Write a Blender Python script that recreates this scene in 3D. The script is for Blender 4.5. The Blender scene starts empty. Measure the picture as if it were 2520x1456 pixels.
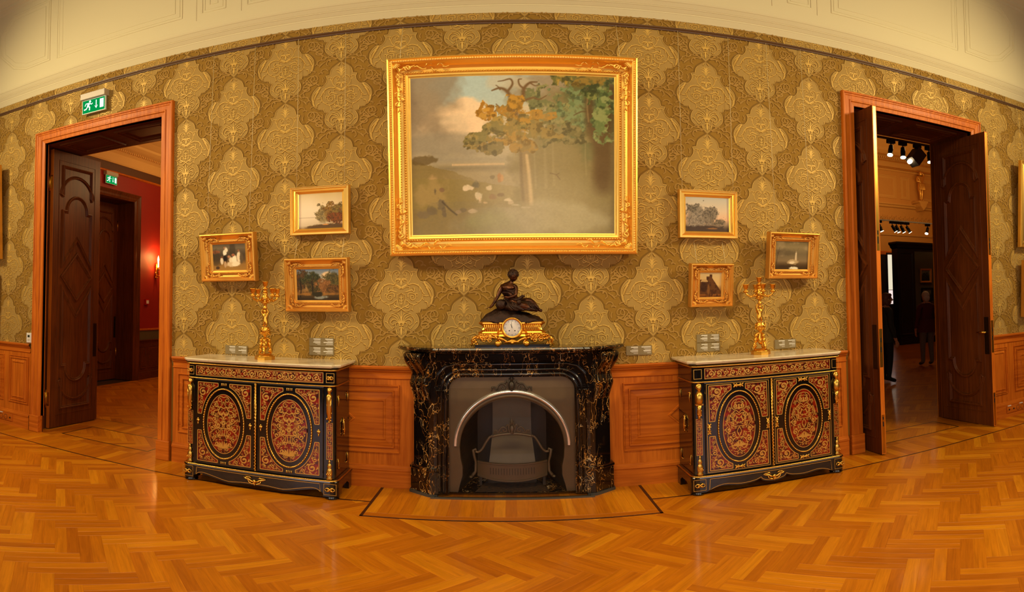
import bpy, bmesh, math, random
import numpy as np
from mathutils import Matrix, Vector
S = bpy.context.scene
COL = S.collection
rnd = random.Random(7)
PI = math.pi

# ------------------------------------------------------------------ camera (a stitched wide view: equirectangular crop)
EYE = 1.586; DIST = 4.75
def _rot(yaw, pitch, roll):
    cr_, sr = math.cos(roll), math.sin(roll); cp, sp = math.cos(pitch), math.sin(pitch); cy, sy = math.cos(yaw), math.sin(yaw)
    R = Matrix(((cr_, 0, sr), (0, 1, 0), (-sr, 0, cr_)))
    P = Matrix(((1, 0, 0), (0, cp, -sp), (0, sp, cp)))
    Y = Matrix(((cy, sy, 0), (-sy, cy, 0), (0, 0, 1)))
    return Y @ P @ R
cd = bpy.data.cameras.new('camera')
cd.type = 'PANO'; cd.panorama_type = 'EQUIRECTANGULAR'
FPX = 1411.0
cd.longitude_min = -1260 / FPX; cd.longitude_max = 1260 / FPX
cd.latitude_max = 700.5 / FPX; cd.latitude_min = -(1456 - 700.5) / FPX
cd.clip_start = 0.05; cd.clip_end = 200
cam = bpy.data.objects.new('camera', cd); COL.objects.link(cam)
M = _rot(.005, .0352, .0095)
ex, ey, ez = M @ Vector((1, 0, 0)), M @ Vector((0, 1, 0)), M @ Vector((0, 0, 1))
mw = Matrix((ex, ez, -ey)).transposed().to_4x4(); mw.translation = (0, -DIST, EYE)
cam.matrix_world = mw
S.camera = cam

# ------------------------------------------------------------------ world, lights, exposure
w = bpy.data.worlds.new('world'); S.world = w; w.use_nodes = True
w.node_tree.nodes['Background'].inputs[0].default_value = (.9, .8, .6, 1)
w.node_tree.nodes['Background'].inputs[1].default_value = 0.02
S.view_settings.view_transform = 'Standard'; S.view_settings.look = 'None'
S.view_settings.gamma = 1; S.view_settings.use_curve_mapping = False
S.view_settings.exposure = 0.0
WARM = (1.0, .81, .47)
def area(name, loc, target, sx, sy, power, col=WARM, spread=PI):
    ld = bpy.data.lights.new(name, 'AREA'); ld.shape = 'RECTANGLE'; ld.size = sx; ld.size_y = sy
    ld.energy = power; ld.color = col; ld.spread = spread
    o = bpy.data.objects.new(name, ld); COL.objects.link(o); o.location = loc
    o.rotation_euler = (Vector(target) - Vector(loc)).to_track_quat('-Z', 'Y').to_euler()
    return o
def point(name, loc, power, col=WARM, r=.05):
    ld = bpy.data.lights.new(name, 'POINT'); ld.energy = power; ld.color = col; ld.shadow_soft_size = r
    o = bpy.data.objects.new(name, ld); COL.objects.link(o); o.location = loc; return o
area('track_light_left', (-6.6, -3.4, 4.7), (-2.2, 0, 1.9), 1.0, .6, 96, WARM, 1.85)
area('track_light_right', (6.6, -3.4, 4.7), (2.2, 0, 1.9), 1.0, .6, 96, WARM, 1.85)
area('ceiling_light_centre', (0, -3.6, 5.0), (0, -1.6, 0), 5.0, 1.6, 78, WARM, 2.4)
area('attic_fill_light', (0, -5.6, 1.7), (0, -.1, 4.9), 12.0, .8, 80, (1, .84, .55))  # added unseen fill behind the viewer, brightens cornice and attic
sd = bpy.data.lights.new('floor_daylight_fill', 'SPOT'); sd.energy = 320; sd.color = (1, .84, .5); sd.spot_size = math.radians(46); sd.spot_blend = 1.; sd.shadow_soft_size = .08  # added spot standing in for the daylight pool on the right floor
so_ = bpy.data.objects.new('floor_daylight_fill', sd); COL.objects.link(so_); so_.location = (3.9, -4.6, 5.4); so_.rotation_euler = (Vector((2.25, -3.15, 0)) - so_.location).to_track_quat('-Z', 'Y').to_euler()
# the rooms beyond the doors
point('left_room_lamp', (-3.5, 2.6, 3.7), 92, (1, .66, .28), .25)
point('right_hall_lamp', (11.5, 7.0, 6.6), 90, (1, .66, .28), .3)

# ------------------------------------------------------------------ helpers: materials
def lin(c):
    return tuple(((x / 255.) / 12.92 if x / 255. <= .04045 else ((x / 255. + .055) / 1.055) ** 2.4) for x in c) + (1,)
class NT:
    def __init__(s, name):
        s.m = bpy.data.materials.new(name); s.m.use_nodes = True; s.t = s.m.node_tree; s.t.nodes.clear()
        s.out = s.n('ShaderNodeOutputMaterial')
    def n(s, typ, ins=None, **kw):
        nd = s.t.nodes.new(typ)
        for k, v in kw.items(): setattr(nd, k, v)
        for k, v in (ins or {}).items(): s.set(nd, k, v)
        return nd
    def set(s, nd, k, v):
        i = nd.inputs[k]
        if isinstance(v, bpy.types.Node): s.t.links.new(v.outputs[0], i)
        elif isinstance(v, bpy.types.NodeSocket): s.t.links.new(v, i)
        else: i.default_value = v
    def math(s, op, a, b=0., c=0.): return s.n('ShaderNodeMath', {0: a, 1: b, 2: c}, operation=op)
    def mix(s, f, a, b):
        nd = s.n('ShaderNodeMix', data_type='RGBA'); s.set(nd, 0, f); s.set(nd, 6, a); s.set(nd, 7, b); return nd.outputs[2]
    def ramp(s, f, stops):
        nd = s.n('ShaderNodeValToRGB', {0: f}); e = nd.color_ramp.elements
        while len(e) < len(stops): e.new(.5)
        for el, (p, c) in zip(e, stops): el.position = p; el.color = c
        return nd
    def coord(s, scale=(1, 1, 1), which='Object', loc=(0, 0, 0)):
        tc = s.n('ShaderNodeTexCoord'); mp = s.n('ShaderNodeMapping', {'Vector': tc.outputs[which], 'Scale': scale, 'Location': loc}); return mp
    def noise(s, vec, scale=5., detail=3., rough=.5, dist=0.): return s.n('ShaderNodeTexNoise', {'Vector': vec, 'Scale': scale, 'Detail': detail, 'Roughness': rough, 'Distortion': dist})
    def bump(s, h, strength=.2, dist=.01): return s.n('ShaderNodeBump', {'Height': h, 'Strength': strength, 'Distance': dist})
    def done(s, base, rough=.5, metal=0., **kw):
        b = s.n('ShaderNodeBsdfPrincipled'); s.set(b, 'Base Color', base); s.set(b, 'Roughness', rough); s.set(b, 'Metallic', metal)
        for k, v in kw.items(): s.set(b, k.replace('_', ' '), v)
        s.t.links.new(b.outputs[0], s.out.inputs[0]); return s.m
def plain(name, c, rough=.5, metal=0., var=.0, **kw):
    t = NT(name)
    base = lin(c)
    if var:
        n = t.noise(t.coord(), 14., 4.)
        d = tuple(x * (1 - var) for x in base[:3]) + (1,)
        base = t.mix(n.outputs[0], d, tuple(min(1, x * (1 + var)) for x in base[:3]) + (1,))
    return t.done(base, rough, metal, **kw)
def wood(name, c1, c2, rough=.35, axis='X', scale=1., coat=.25):
    t = NT(name)
    sc = {'X': (1.2, 22, 22), 'Z': (22, 22, 1.2), 'Y': (22, 1.2, 22)}[axis]
    v = t.coord(tuple(a * scale for a in sc))
    n = t.noise(v, 1.6, 6., .6, .6)
    n2 = t.noise(t.coord((1, 1, 1)), 1.3, 2.)
    f = t.math('ADD', t.math('MULTIPLY', n.outputs[0], .75), t.math('MULTIPLY', n2.outputs[0], .35))
    base = t.ramp(f, [(.38, lin(c1)), (.68, lin(c2))])
    return t.done(base, rough, 0., Coat_Weight=coat, Coat_Roughness=.25, Specular_IOR_Level=.14, Normal=t.bump(n.outputs[0], .08, .003))
def emit(name, c, s):
    t = NT(name); e = t.n('ShaderNodeEmission', {'Color': lin(c), 'Strength': s}); t.t.links.new(e.outputs[0], t.out.inputs[0]); return t.m

# ------------------------------------------------------------------ helpers: meshes
def tagset(o, label=None, cat=None, group=None, kind=None):
    if label: o['label'] = label
    if cat: o['category'] = cat
    if group: o['group'] = group
    if kind: o['kind'] = kind
    return o
def empty(name, loc=(0, 0, 0), rz=0., label=None, cat=None, group=None, kind=None):
    o = bpy.data.objects.new(name, None); COL.objects.link(o); o.location = loc; o.rotation_euler = (0, 0, rz)
    o.empty_display_size = .1
    return tagset(o, label, cat, group, kind)
class MB:
    def __init__(s): s.v = []; s.f = []; s.mi = []; s.sm = []
    def add(s, vs, fs, mi=0, sm=False):
        o = len(s.v); s.v += [tuple(p) for p in vs]
        for f in fs: s.f.append(tuple(i + o for i in f)); s.mi.append(mi); s.sm.append(sm)
        return s
    def box(s, x0, x1, y0, y1, z0, z1, mi=0):
        vs = [(x, y, z) for z in (z0, z1) for y in (y0, y1) for x in (x0, x1)]
        return s.add(vs, [(0, 2, 3, 1), (4, 5, 7, 6), (0, 1, 5, 4), (2, 6, 7, 3), (0, 4, 6, 2), (1, 3, 7, 5)], mi)
    def cbox(s, x0, x1, y0, y1, z0, z1, c=.004, mi=0):      # box with chamfered front (-y) edges
        return s.loops([[(x0, y1, z0), (x1, y1, z0), (x1, y1, z1), (x0, y1, z1)], [(x0, y0 + c, z0), (x1, y0 + c, z0), (x1, y0 + c, z1), (x0, y0 + c, z1)],
                        [(x0 + c, y0, z0 + c), (x1 - c, y0, z0 + c), (x1 - c, y0, z1 - c), (x0 + c, y0, z1 - c)]], True, mi, cap0=True, cap1=True)
    def loops(s, L, closed=True, mi=0, sm=False, cap0=False, cap1=False):
        n = len(L[0]); vs = [p for l in L for p in l]; fs = []
        for i in range(len(L) - 1):
            for j in range(n if closed else n - 1):
                k = (j + 1) % n; fs.append((i * n + j, i * n + k, (i + 1) * n + k, (i + 1) * n + j))
        if cap0: fs.append(tuple(range(n))[::-1])
        if cap1: fs.append(tuple((len(L) - 1) * n + j for j in range(n)))
        return s.add(vs, fs, mi, sm)
    def prism(s, poly, a, b, plane='xz', mi=0, sm=False):
        if plane == 'xz': g = lambda p, d: (p[0], d, p[1])
        elif plane == 'xy': g = lambda p, d: (p[0], p[1], d)
        else: g = lambda p, d: (d, p[0], p[1])
        return s.loops([[g(p, a) for p in poly], [g(p, b) for p in poly]], True, mi, sm, True, True)
    def tube(s, pts, r, n=6, mi=0, closed=False, sm=True):
        pts = [Vector(p) for p in pts]; m = len(pts); rs = r if isinstance(r, (list, tuple)) else [r] * m
        L = []; up = None
        for i in range(m):
            a = pts[i - 1] if (i or closed) else pts[i]; b = pts[(i + 1) % m] if (i < m - 1 or closed) else pts[i]
            t = (b - a); t = t.normalized() if t.length > 1e-9 else Vector((0, 0, 1))
            if up is None: up = Vector((0, -1, 0)) if abs(t.y) < .9 else Vector((1, 0, 0))
            x = up - t * up.dot(t); x = x.normalized() if x.length > 1e-6 else t.orthogonal().normalized(); up = x; y = t.cross(x)
            L.append([tuple(pts[i] + (x * math.cos(q) + y * math.sin(q)) * rs[i]) for q in [2 * PI * k / n for k in range(n)]])
        if closed: L.append(L[0])
        return s.loops(L, True, mi, sm, not closed, not closed)
    def lathe(s, prof, n=16, c=(0, 0, 0), mi=0, sm=True, sx=1., sy=1.):
        L = [[(c[0] + r * sx * math.cos(2 * PI * k / n), c[1] + r * sy * math.sin(2 * PI * k / n), c[2] + z) for k in range(n)] for r, z in prof]
        return s.loops(L, True, mi, sm, True, True)
    def ball(s, c, r, n=8, m=6, mi=0):
        rx, ry, rz = r if isinstance(r, tuple) else (r, r, r)
        L = [[(c[0] + rx * math.sin(PI * i / m) * math.cos(2 * PI * k / n), c[1] + ry * math.sin(PI * i / m) * math.sin(2 * PI * k / n), c[2] - rz * math.cos(PI * i / m)) for k in range(n)] for i in range(1, m)]
        o = len(s.v); s.loops(L, True, mi, True)
        b = len(s.v); s.v += [(c[0], c[1], c[2] - rz), (c[0], c[1], c[2] + rz)]
        for k in range(n):
            s.f += [(b, o + (k + 1) % n, o + k), (b + 1, o + (m - 2) * n + k, o + (m - 2) * n + (k + 1) % n)]; s.mi += [mi] * 2; s.sm += [True] * 2
        return s
    def rect(s, x0, x1, z0, z1, prof, y=0., mi=0, cap=True, sm=False):   # mitred moulding, profile (inset, height towards -y)
        L = [[(x0 + d, y - h, z0 + d), (x1 - d, y - h, z0 + d), (x1 - d, y - h, z1 - d), (x0 + d, y - h, z1 - d)] for d, h in prof]
        return s.loops(L, True, mi, sm, False, cap)
    def mould(s, poly, prof, y=0., mi=0, cap=True):                       # same along any closed polygon
        L = []
        for d, h in prof: L.append([(p[0], y - h, p[1]) for p in offset(poly, d)])
        return s.loops(L, True, mi, False, False, cap)
    def ribbon(s, pts, wd, y=0., mi=0):                                   # flat stroke in the xz plane
        n = len(pts); P = np.array(pts, float); T = np.gradient(P, axis=0); T /= np.maximum(np.linalg.norm(T, axis=1), 1e-9)[:, None]
        N = np.stack([-T[:, 1], T[:, 0]], 1); W = np.array([wd(i / (n - 1)) if callable(wd) else wd for i in range(n)])[:, None] * .5
        A = P + N * W; B = P - N * W
        vs = [(a[0], y, a[1]) for a in A] + [(b[0], y, b[1]) for b in B]
        return s.add(vs, [(i, n + i, n + i + 1, i + 1) for i in range(n - 1)], mi)
    def fill(s, poly, y=0., mi=0): return s.add([(p[0], y, p[1]) for p in poly], [tuple(range(len(poly)))], mi)
    def xf(s, mat):
        s.v = [tuple(mat @ Vector(p)) for p in s.v]; return s
    def mirror_x(s, c=0.):
        o = len(s.v); nf = len(s.f); s.v += [(2 * c - p[0], p[1], p[2]) for p in s.v]
        for i in range(nf): s.f.append(tuple(k + o for k in s.f[i])[::-1]); s.mi.append(s.mi[i]); s.sm.append(s.sm[i])
        return s
    def mesh(s, name, mats):
        me = bpy.data.meshes.new(name); me.from_pydata(s.v, [], s.f)
        for m in (mats if isinstance(mats, (list, tuple)) else [mats]): me.materials.append(m)
        me.polygons.foreach_set('material_index', s.mi); me.polygons.foreach_set('use_smooth', s.sm); me.update()
        return me
    def obj(s, name, mats, parent=None, loc=(0, 0, 0), rz=0., fix=True, **kw):
        me = s.mesh(name, mats)
        if fix and len(s.f) < 60000:
            bm = bmesh.new(); bm.from_mesh(me); bmesh.ops.recalc_face_normals(bm, faces=bm.faces); bm.to_mesh(me); bm.free()
        return link(name, me, parent, loc, rz, **kw)
def link(name, me, parent=None, loc=(0, 0, 0), rz=0., **kw):
    o = bpy.data.objects.new(name, me); COL.objects.link(o); o.location = loc; o.rotation_euler = (0, 0, rz); o.parent = parent
    return tagset(o, kw.get('label'), kw.get('cat'), kw.get('group'), kw.get('kind'))
def area2(poly): return sum(poly[i - 1][0] * poly[i][1] - poly[i][0] * poly[i - 1][1] for i in range(len(poly))) / 2
def offset(poly, d):          # inward for positive d
    if abs(d) < 1e-9: return list(poly)
    sg = 1 if area2(poly) > 0 else -1; n = len(poly); out = []
    for i in range(n):
        p0, p1, p2 = poly[i - 1], poly[i], poly[(i + 1) % n]
        a = Vector((p1[0] - p0[0], p1[1] - p0[1])); b = Vector((p2[0] - p1[0], p2[1] - p1[1]))
        a = a.normalized() if a.length > 1e-9 else b.normalized(); b = b.normalized() if b.length > 1e-9 else a
        na = Vector((-a.y, a.x)) * sg; nb = Vector((-b.y, b.x)) * sg
        m = na + nb; q = m.length_squared; m = m * (2 / q) if q > .3 else na
        out.append((p1[0] + m.x * d, p1[1] + m.y * d))
    return out
def arc(cx, cz, r, a0, a1, n=12, rz=None): return [(cx + r * math.cos(math.radians(a0 + (a1 - a0) * i / n)), cz + (rz or r) * math.sin(math.radians(a0 + (a1 - a0) * i / n))) for i in range(n + 1)]
def crv(pts, n=6):            # Catmull-Rom through points
    P = [np.array(p, float) for p in pts]; P = [2 * P[0] - P[1]] + P + [2 * P[-1] - P[-2]]; out = []
    for i in range(1, len(P) - 2):
        a, b, c, d = P[i - 1:i + 3]
        for k in range(n):
            t = k / n; out.append(tuple(.5 * (2 * b + (c - a) * t + (2 * a - 5 * b + 4 * c - d) * t * t + (3 * b - a - 3 * c + d) * t ** 3)))
    out.append(tuple(P[-2])); return out
def spiral(cx, cz, r0, r1, a0, turns, n=16): return [(cx + (r0 + (r1 - r0) * i / n) * math.cos(a0 + turns * 2 * PI * i / n), cz + (r0 + (r1 - r0) * i / n) * math.sin(a0 + turns * 2 * PI * i / n)) for i in range(n + 1)]
def taper(w0, w1=None, p=1.):
    w1 = w0 * .15 if w1 is None else w1
    return lambda t: w0 + (w1 - w0) * t ** p
def belly(w): return lambda t: w * (.18 + .82 * math.sin(PI * min(1, max(0, t))) ** .8)
def copy_tree(o, parent=None):
    c = o.copy(); COL.objects.link(c); c.parent = parent
    for ch in [x for x in bpy.data.objects if x.parent == o]: copy_tree(ch, c)
    return c

# ------------------------------------------------------------------ materials of the room
M_OAK = wood('orange_oak', (162, 76, 14), (206, 112, 27), .48, 'X', 1., .02)
M_OAKZ = wood('orange_oak_upright', (166, 80, 15), (210, 116, 29), .48, 'Z', 1., .02)
M_DARK = wood('brown_oak', (72, 34, 12), (106, 54, 19), .42, 'Z', 1., .02)
M_DARKX = wood('brown_oak_crosswise', (72, 34, 12), (106, 54, 19), .42, 'X', 1., .02)
M_PLASTER = plain('cream_plaster', (220, 208, 166), .9, 0., 0., Specular_IOR_Level=.1)
M_RAILM = plain('brown_picture_rail', (92, 62, 34), .45)
M_INLAY = plain('dark_wood_inlay', (46, 24, 12), .35)
M_BRASS = plain('polished_brass', (214, 168, 72), .25, 1.)
M_GOLD = plain('gilt_gold', (232, 172, 66), .28, 1.)
M_BLACKHOLE = plain('black_void', (6, 5, 4), .9)
M_WHITE = plain('white_plastic', (225, 222, 212), .4)
# ================================================================== FLOOR
def plank_mat():
    t = NT('parquet_oak')
    uv = t.n('ShaderNodeUVMap'); oi = t.n('ShaderNodeObjectInfo'); at = t.n('ShaderNodeAttribute', attribute_name='rnd')
    r = t.math('FRACT', t.math('ADD', oi.outputs['Random'], at.outputs['Fac']))
    off = t.n('ShaderNodeCombineXYZ', {0: t.math('MULTIPLY', r, 37.), 1: t.math('MULTIPLY', r, 91.), 2: 0.})
    v = t.n('ShaderNodeVectorMath', {0: uv.outputs[0], 1: off.outputs[0]}, operation='ADD')
    mp = t.n('ShaderNodeMapping', {'Vector': v.outputs[0], 'Scale': (2.2, 26, 1)})
    n = t.noise(mp, 1.4, 5., .6, .8)
    mp2 = t.n('ShaderNodeMapping', {'Vector': v.outputs[0], 'Scale': (1.2, 90, 1)})
    n2 = t.noise(mp2, 1.5, 3., .5, .3)
    tone = t.ramp(r, [(0., lin((170, 94, 9))), (.45, lin((188, 110, 11))), (.8, lin((196, 119, 13))), (1., lin((208, 134, 20)))])
    g = t.ramp(t.math('ADD', t.math('MULTIPLY', n.outputs[0], .7), t.math('MULTIPLY', n2.outputs[0], .3)), [(.3, (.70, .63, .5, 1)), (.62, (1.08, 1.06, 1.02, 1))])
    mul = t.n('ShaderNodeMix', data_type='RGBA', blend_type='MULTIPLY'); t.set(mul, 0, 1.); t.set(mul, 6, tone.outputs[0]); t.set(mul, 7, g.outputs[0])
    return t.done(mul.outputs[2], .36, 0., Specular_IOR_Level=.25, Coat_Weight=.28, Coat_Roughness=.12, Normal=t.bump(n2.outputs[0], .03, .002))
M_PLANK = plank_mat()
floor = MB().box(-9, 9, -8.5, 0, -.12, -.012).obj('floor', plain('subfloor', (60, 34, 14), .7), kind='structure', label='orange oak parquet floor laid in herringbone with dark inlay lines', cat='floor')
LP_, WP = .438, .073                       # one parquet stave; two side by side make a herringbone block
def clip_poly(poly, side):                 # keep dot(n,p) <= c
    nx, ny, c = side; out = []
    for i in range(len(poly)):
        a, b = poly[i - 1], poly[i]; da = nx * a[0] + ny * a[1] - c; db = nx * b[0] + ny * b[1] - c
        if (da <= 0) != (db <= 0):
            t_ = da / (da - db); out.append((a[0] + (b[0] - a[0]) * t_, a[1] + (b[1] - a[1]) * t_))
        if db <= 0: out.append(b)
    return out
def herring(x0, x1, y0, y1, u0=-3.644, v0=-.099):
    W2 = 2 * WP; out = []; s2 = math.sqrt(.5)
    R = max(abs(x0), abs(x1), abs(y0), abs(y1)) * 2.2; K = int(R / W2) + 4
    for m in range(-int(R / W2 / 3) - 3, int(R / W2 / 3) + 4):
        for k in range(-K, K + 1):
            for (bu, bv, du, dv) in ((k + 3 * m, -k + 3 * m, 3, 1), (2 + k + 3 * m, 1 - k + 3 * m, 1, 3)):
                for h in (0, 1):
                    if du == 3: ru = (bu, bu + 3, bv + h * .5, bv + h * .5 + .5)
                    else: ru = (bu + h * .5, bu + h * .5 + .5, bv, bv + 3)
                    cu, cv = u0 + W2 * (ru[0] + ru[1]) / 2, v0 + W2 * (ru[2] + ru[3]) / 2
                    cx, cy = (cu - cv) * s2, (cu + cv) * s2
                    if x0 - .25 < cx < x1 + .25 and y0 - .25 < cy < y1 + .25: out.append((cx, cy, PI / 4 if du == 3 else 3 * PI / 4))
    return out
def plank_mesh():
    b = MB(); l, w_, e = LP_ / 2, WP / 2, .0012
    b.loops([[(-l, -w_, -.012), (l, -w_, -.012), (l, w_, -.012), (-l, w_, -.012)], [(-l, -w_, -e), (l, -w_, -e), (l, w_, -e), (-l, w_, -e)],
             [(-l + e, -w_ + e, 0), (l - e, -w_ + e, 0), (l - e, w_ - e, 0), (-l + e, w_ - e, 0)]], True, 0, False, False, True)
    me = b.mesh('plank', M_PLANK); uvl = me.uv_layers.new(name='UVMap')
    for lp in me.loops: p = me.vertices[lp.vertex_index].co; uvl.data[lp.index].uv = (p.x, p.y)
    return me
PLANK = plank_mesh()
PRND = random.Random(77)
def planks_stuff(name, polys, parent, kind='stuff', **kw):   # polys: (polygon, centre, angle); joined staves cut to their field
    vs, fs, uvs, rn = [], [], [], []
    rr = random.Random(len(polys)) if len(polys) > 1 else PRND
    for poly, (cx, cy), a in polys:
        q = rr.random(); n = len(poly); o = len(vs); ca, sa = math.cos(a), math.sin(a)
        inn = offset(poly, .001)
        vs += [(p[0], p[1], -.0012) for p in poly] + [(p[0], p[1], 0) for p in inn]
        F = [tuple(o + n + i for i in range(n))] + [(o + i, o + (i + 1) % n, o + n + (i + 1) % n, o + n + i) for i in range(n)]
        for f in F:
            fs.append(f); rn.append(q)
            for i in f: x, y = vs[i][0] - cx, vs[i][1] - cy; uvs += [x * ca + y * sa, -x * sa + y * ca]
    me = bpy.data.meshes.new(name); me.from_pydata(vs, [], fs); me.materials.append(M_PLANK)
    me.uv_layers.new(name='UVMap').data.foreach_set('uv', uvs)
    me.attributes.new('rnd', 'FLOAT', 'FACE').data.foreach_set('value', rn); me.update()
    return link(name, me, parent, kind=kind, **kw)
INL = -.42; HX, HY = 1.05, -.75            # inlay line along the wall; hearth field
def field_cells(cells, sides, skip=None):
    out = []
    for cx, cy, a in cells:
        ca, sa = math.cos(a), math.sin(a); l, w_ = LP_ / 2, WP / 2
        p = [(cx + x * ca - y * sa, cy + x * sa + y * ca) for x, y in ((-l, -w_), (l, -w_), (l, w_), (-l, w_))]
        q = p
        for sd in sides:
            q = clip_poly(q, sd)
            if len(q) < 3: break
        if len(q) < 3 or abs(area2(q)) < 2e-5: continue
        cut = len(q) != 4 or abs(abs(area2(q)) - LP_ * WP) > 1e-6
        out.append((q, (cx, cy), a, cut))
    return out
cells = herring(-6.6, 6.6, -4.9, INL)
main = [c for c in field_cells(cells, [(0, 1, INL)])]
fin = []
for q, c, a, cut in main:                   # cut out the hearth field
    if max(p[1] for p in q) > HY and any(abs(p[0]) < HX for p in q) or (abs(c[0]) < HX and c[1] > HY):
        for sd in ([(0, 1, HY)], [(1, 0, -HX), (0, -1, -HY)], [(-1, 0, -HX), (0, -1, -HY)]):
            r_ = q
            for s_ in sd:
                r_ = clip_poly(r_, s_)
                if len(r_) < 3: break
            if len(r_) >= 3 and abs(area2(r_)) > 2e-5: fin.append((r_, c, a, True))
    else: fin.append((q, c, a, cut))
def seen(c):
    dx, dy = c[0], c[1] + DIST
    return dy > .1 and abs(math.atan2(dx, dy)) < .86 and math.atan2(EYE, math.hypot(dx, dy)) < .54
whole = sorted([f for f in fin if not f[3] and seen(f[1])], key=lambda f: math.hypot(f[1][0], f[1][1] + DIST))[:300]
ids = set(id(f) for f in whole)
for f in whole: link('plank', PLANK, floor, (f[1][0], f[1][1], 0), f[2])
planks_stuff('plank_field', [f[:3] for f in fin if id(f) not in ids], floor)
# straight boards of the border, cut square to the wall
def strips(x0, x1, y0, y1, wd=.105):
    out = []; n = max(1, round((x1 - x0) / wd)); d = (x1 - x0) / n
    for i in range(n): out.append(([(x0 + i * d, y0), (x0 + i * d + d, y0), (x0 + i * d + d, y1), (x0 + i * d, y1)], (x0 + (i + .5) * d, (y0 + y1) / 2), PI / 2))
    return out
def cross(x0, x1, y0, y1): return [([(x0, y0), (x1, y0), (x1, y1), (x0, y1)], ((x0 + x1) / 2, (y0 + y1) / 2), 0.)]
B = []
for a_, b_ in ((-6.6, -HX - .025), (HX + .025, 6.6)): B += strips(a_, b_, INL + .012, 0.)
B += strips(-HX + .0, HX - .0, HY + .09, 0., .085) + cross(-HX, HX, HY + .016, HY + .09)
for p in B:
    q = p[0]; me_ = None
for b in B: planks_stuff('border_board', [b], floor, None)
for o_ in [x for x in floor.children if x.name.startswith('border_board')]: pass
def bar(name, x0, x1, y0, y1, parent=floor, z=.0006): return MB().box(x0, x1, y0, y1, -.01, z).obj(name, M_INLAY, parent)
bar('inlay_strip', -6.6, -HX - .02, INL - .008, INL + .012); bar('inlay_strip', HX + .02, 6.6, INL - .008, INL + .012)
bar('inlay_strip', -HX - .022, -HX, HY - .006, 0); bar('inlay_strip', HX, HX + .022, HY - .006, 0); bar('inlay_strip', -HX - .022, HX + .022, HY - .006, HY + .014)

# ================================================================== WALL with two doorways
ZT, ZR = 4.27, 4.14                        # wallpaper top, picture rail
DL = (-5.02, -3.31, 3.55); DR = (3.31, 5.02, 3.60); TH = .72
t = NT('wallpaper_ground')
nz = t.noise(t.coord((60, 60, 60)), 2., 2.)
M_WALL = t.done(t.mix(nz.outputs[0], lin((142, 106, 38)), lin((149, 112, 43))), .8, 0., Specular_IOR_Level=.15)
wall = MB()
for x0, x1, z0, z1 in ((-9, DL[0] - .13, 0, ZT + .3), (DL[0] - .13, DL[1] + .13, DL[2] + .03, ZT + .3), (DL[1] + .13, -.62, 0, ZT + .3), (-.62, .65, 1.0, ZT + .3), (.65, DR[0] - .13, 0, ZT + .3), (DR[0] - .13, DR[1] + .13, DR[2] + .03, ZT + .3), (DR[1] + .13, 9, 0, ZT + .3)):
    wall.box(x0, x1, 0, TH, z0, z1)
wall.box(-.62, .65, .45, TH, 0, 1.0)
wall = wall.obj('wall_back', M_WALL, kind='structure', label='olive gold damask papered wall above orange oak wainscot', cat='wall')

# damask motif, drawn once in metres about its axis: x to the right, z up from the lower crossing
def dz(x, y): return (x * .000505, (1370 - y) * .000491)
def P_(*pts): return [dz(*p) for p in pts]
OUTP = [crv(P_((0, 1365), (55, 1310), (88, 1250), (85, 1200)), 4), crv(P_((85, 1200), (160, 1218), (230, 1195), (280, 1140), (302, 1060), (280, 970), (238, 915)), 4),
        P_((238, 915), (308, 905)), P_((308, 905), (318, 870), (335, 832)), crv(P_((335, 832), (380, 845), (430, 830), (490, 770), (535, 690), (547, 600), (530, 510), (480, 428), (430, 386), (375, 368)), 4),
        crv(P_((375, 368), (345, 388), (292, 335), (262, 250), (282, 165)), 4), P_((282, 162), (208, 160)), crv(P_((208, 150), (188, 60), (150, 0), (72, -62), (0, -105)), 4)]
OUT = [p for q in OUTP for p in q[:-1]] + [OUTP[-1][-1]]
def half_width(z):                          # right outline width by height (outermost crossing)
    best = 0
    for i in range(len(OUT) - 1):
        (xa, za), (xb, zb) = OUT[i], OUT[i + 1]
        if min(za, zb) <= z <= max(za, zb):
            xx = xa if abs(zb - za) < 1e-9 else xa + (xb - xa) * (z - za) / (zb - za); best = max(best, xx)
    return best
NST = [0]
mot = MB()                                  # 0 dark outline 1 medallion 2 gold 3 bronze shade 4 pale tone scroll
def st(pts, wd, y, mi, n=5, closed=False):
    q = crv(pts, n) if len(pts) > 2 else pts; NST[0] += 1; y -= NST[0] * 2.4e-5
    mot.ribbon(q, wd, y, mi); mot.ribbon([(-p[0], p[1]) for p in q], wd, y - 1.2e-5, mi)
for q_ in OUTP: st(q_, .034, -.0002, 0, 1)
NZ = 72; Z0, Z1 = dz(0, 1365)[1], dz(0, -105)[1]
for i in range(NZ):
    za, zb = Z0 + (Z1 - Z0) * i / NZ, Z0 + (Z1 - Z0) * (i + 1) / NZ; wa, wb = half_width(za + 1e-6), half_width(zb - 1e-6)
    for j in range(8):
        p, q = -1 + j / 4, -1 + (j + 1) / 4; mot.add([(wa * p, -.0011, za), (wa * q, -.0011, za), (wb * q, -.0011, zb), (wb * p, -.0011, zb)], [(0, 1, 2, 3)], 1)
for q_ in OUTP: st(q_, .0035, -.0014, 4, 1)
for q_ in OUTP[1:-2]: st([(p[0] * 1.045 + .010, p[1]) for p in q_], .003, -.0008, 4, 1)
def gold(pts, w_=.0058, sh=True, wf=None):
    pts = P_(*pts)
    if sh: st([(p[0] - .0028, p[1] - .004) for p in pts], wf or taper(w_ * 1.25, w_ * .7), -.0013, 3)
    st(pts, wf or taper(w_, w_ * .55), -.0017, 2)
def leafs(a, b, side, w_=.010): gold([a, ((a[0] + b[0]) / 2 + side[0], (a[1] + b[1]) / 2 + side[1]), b], w_ * .7, True, belly(w_ * .7))
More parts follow.
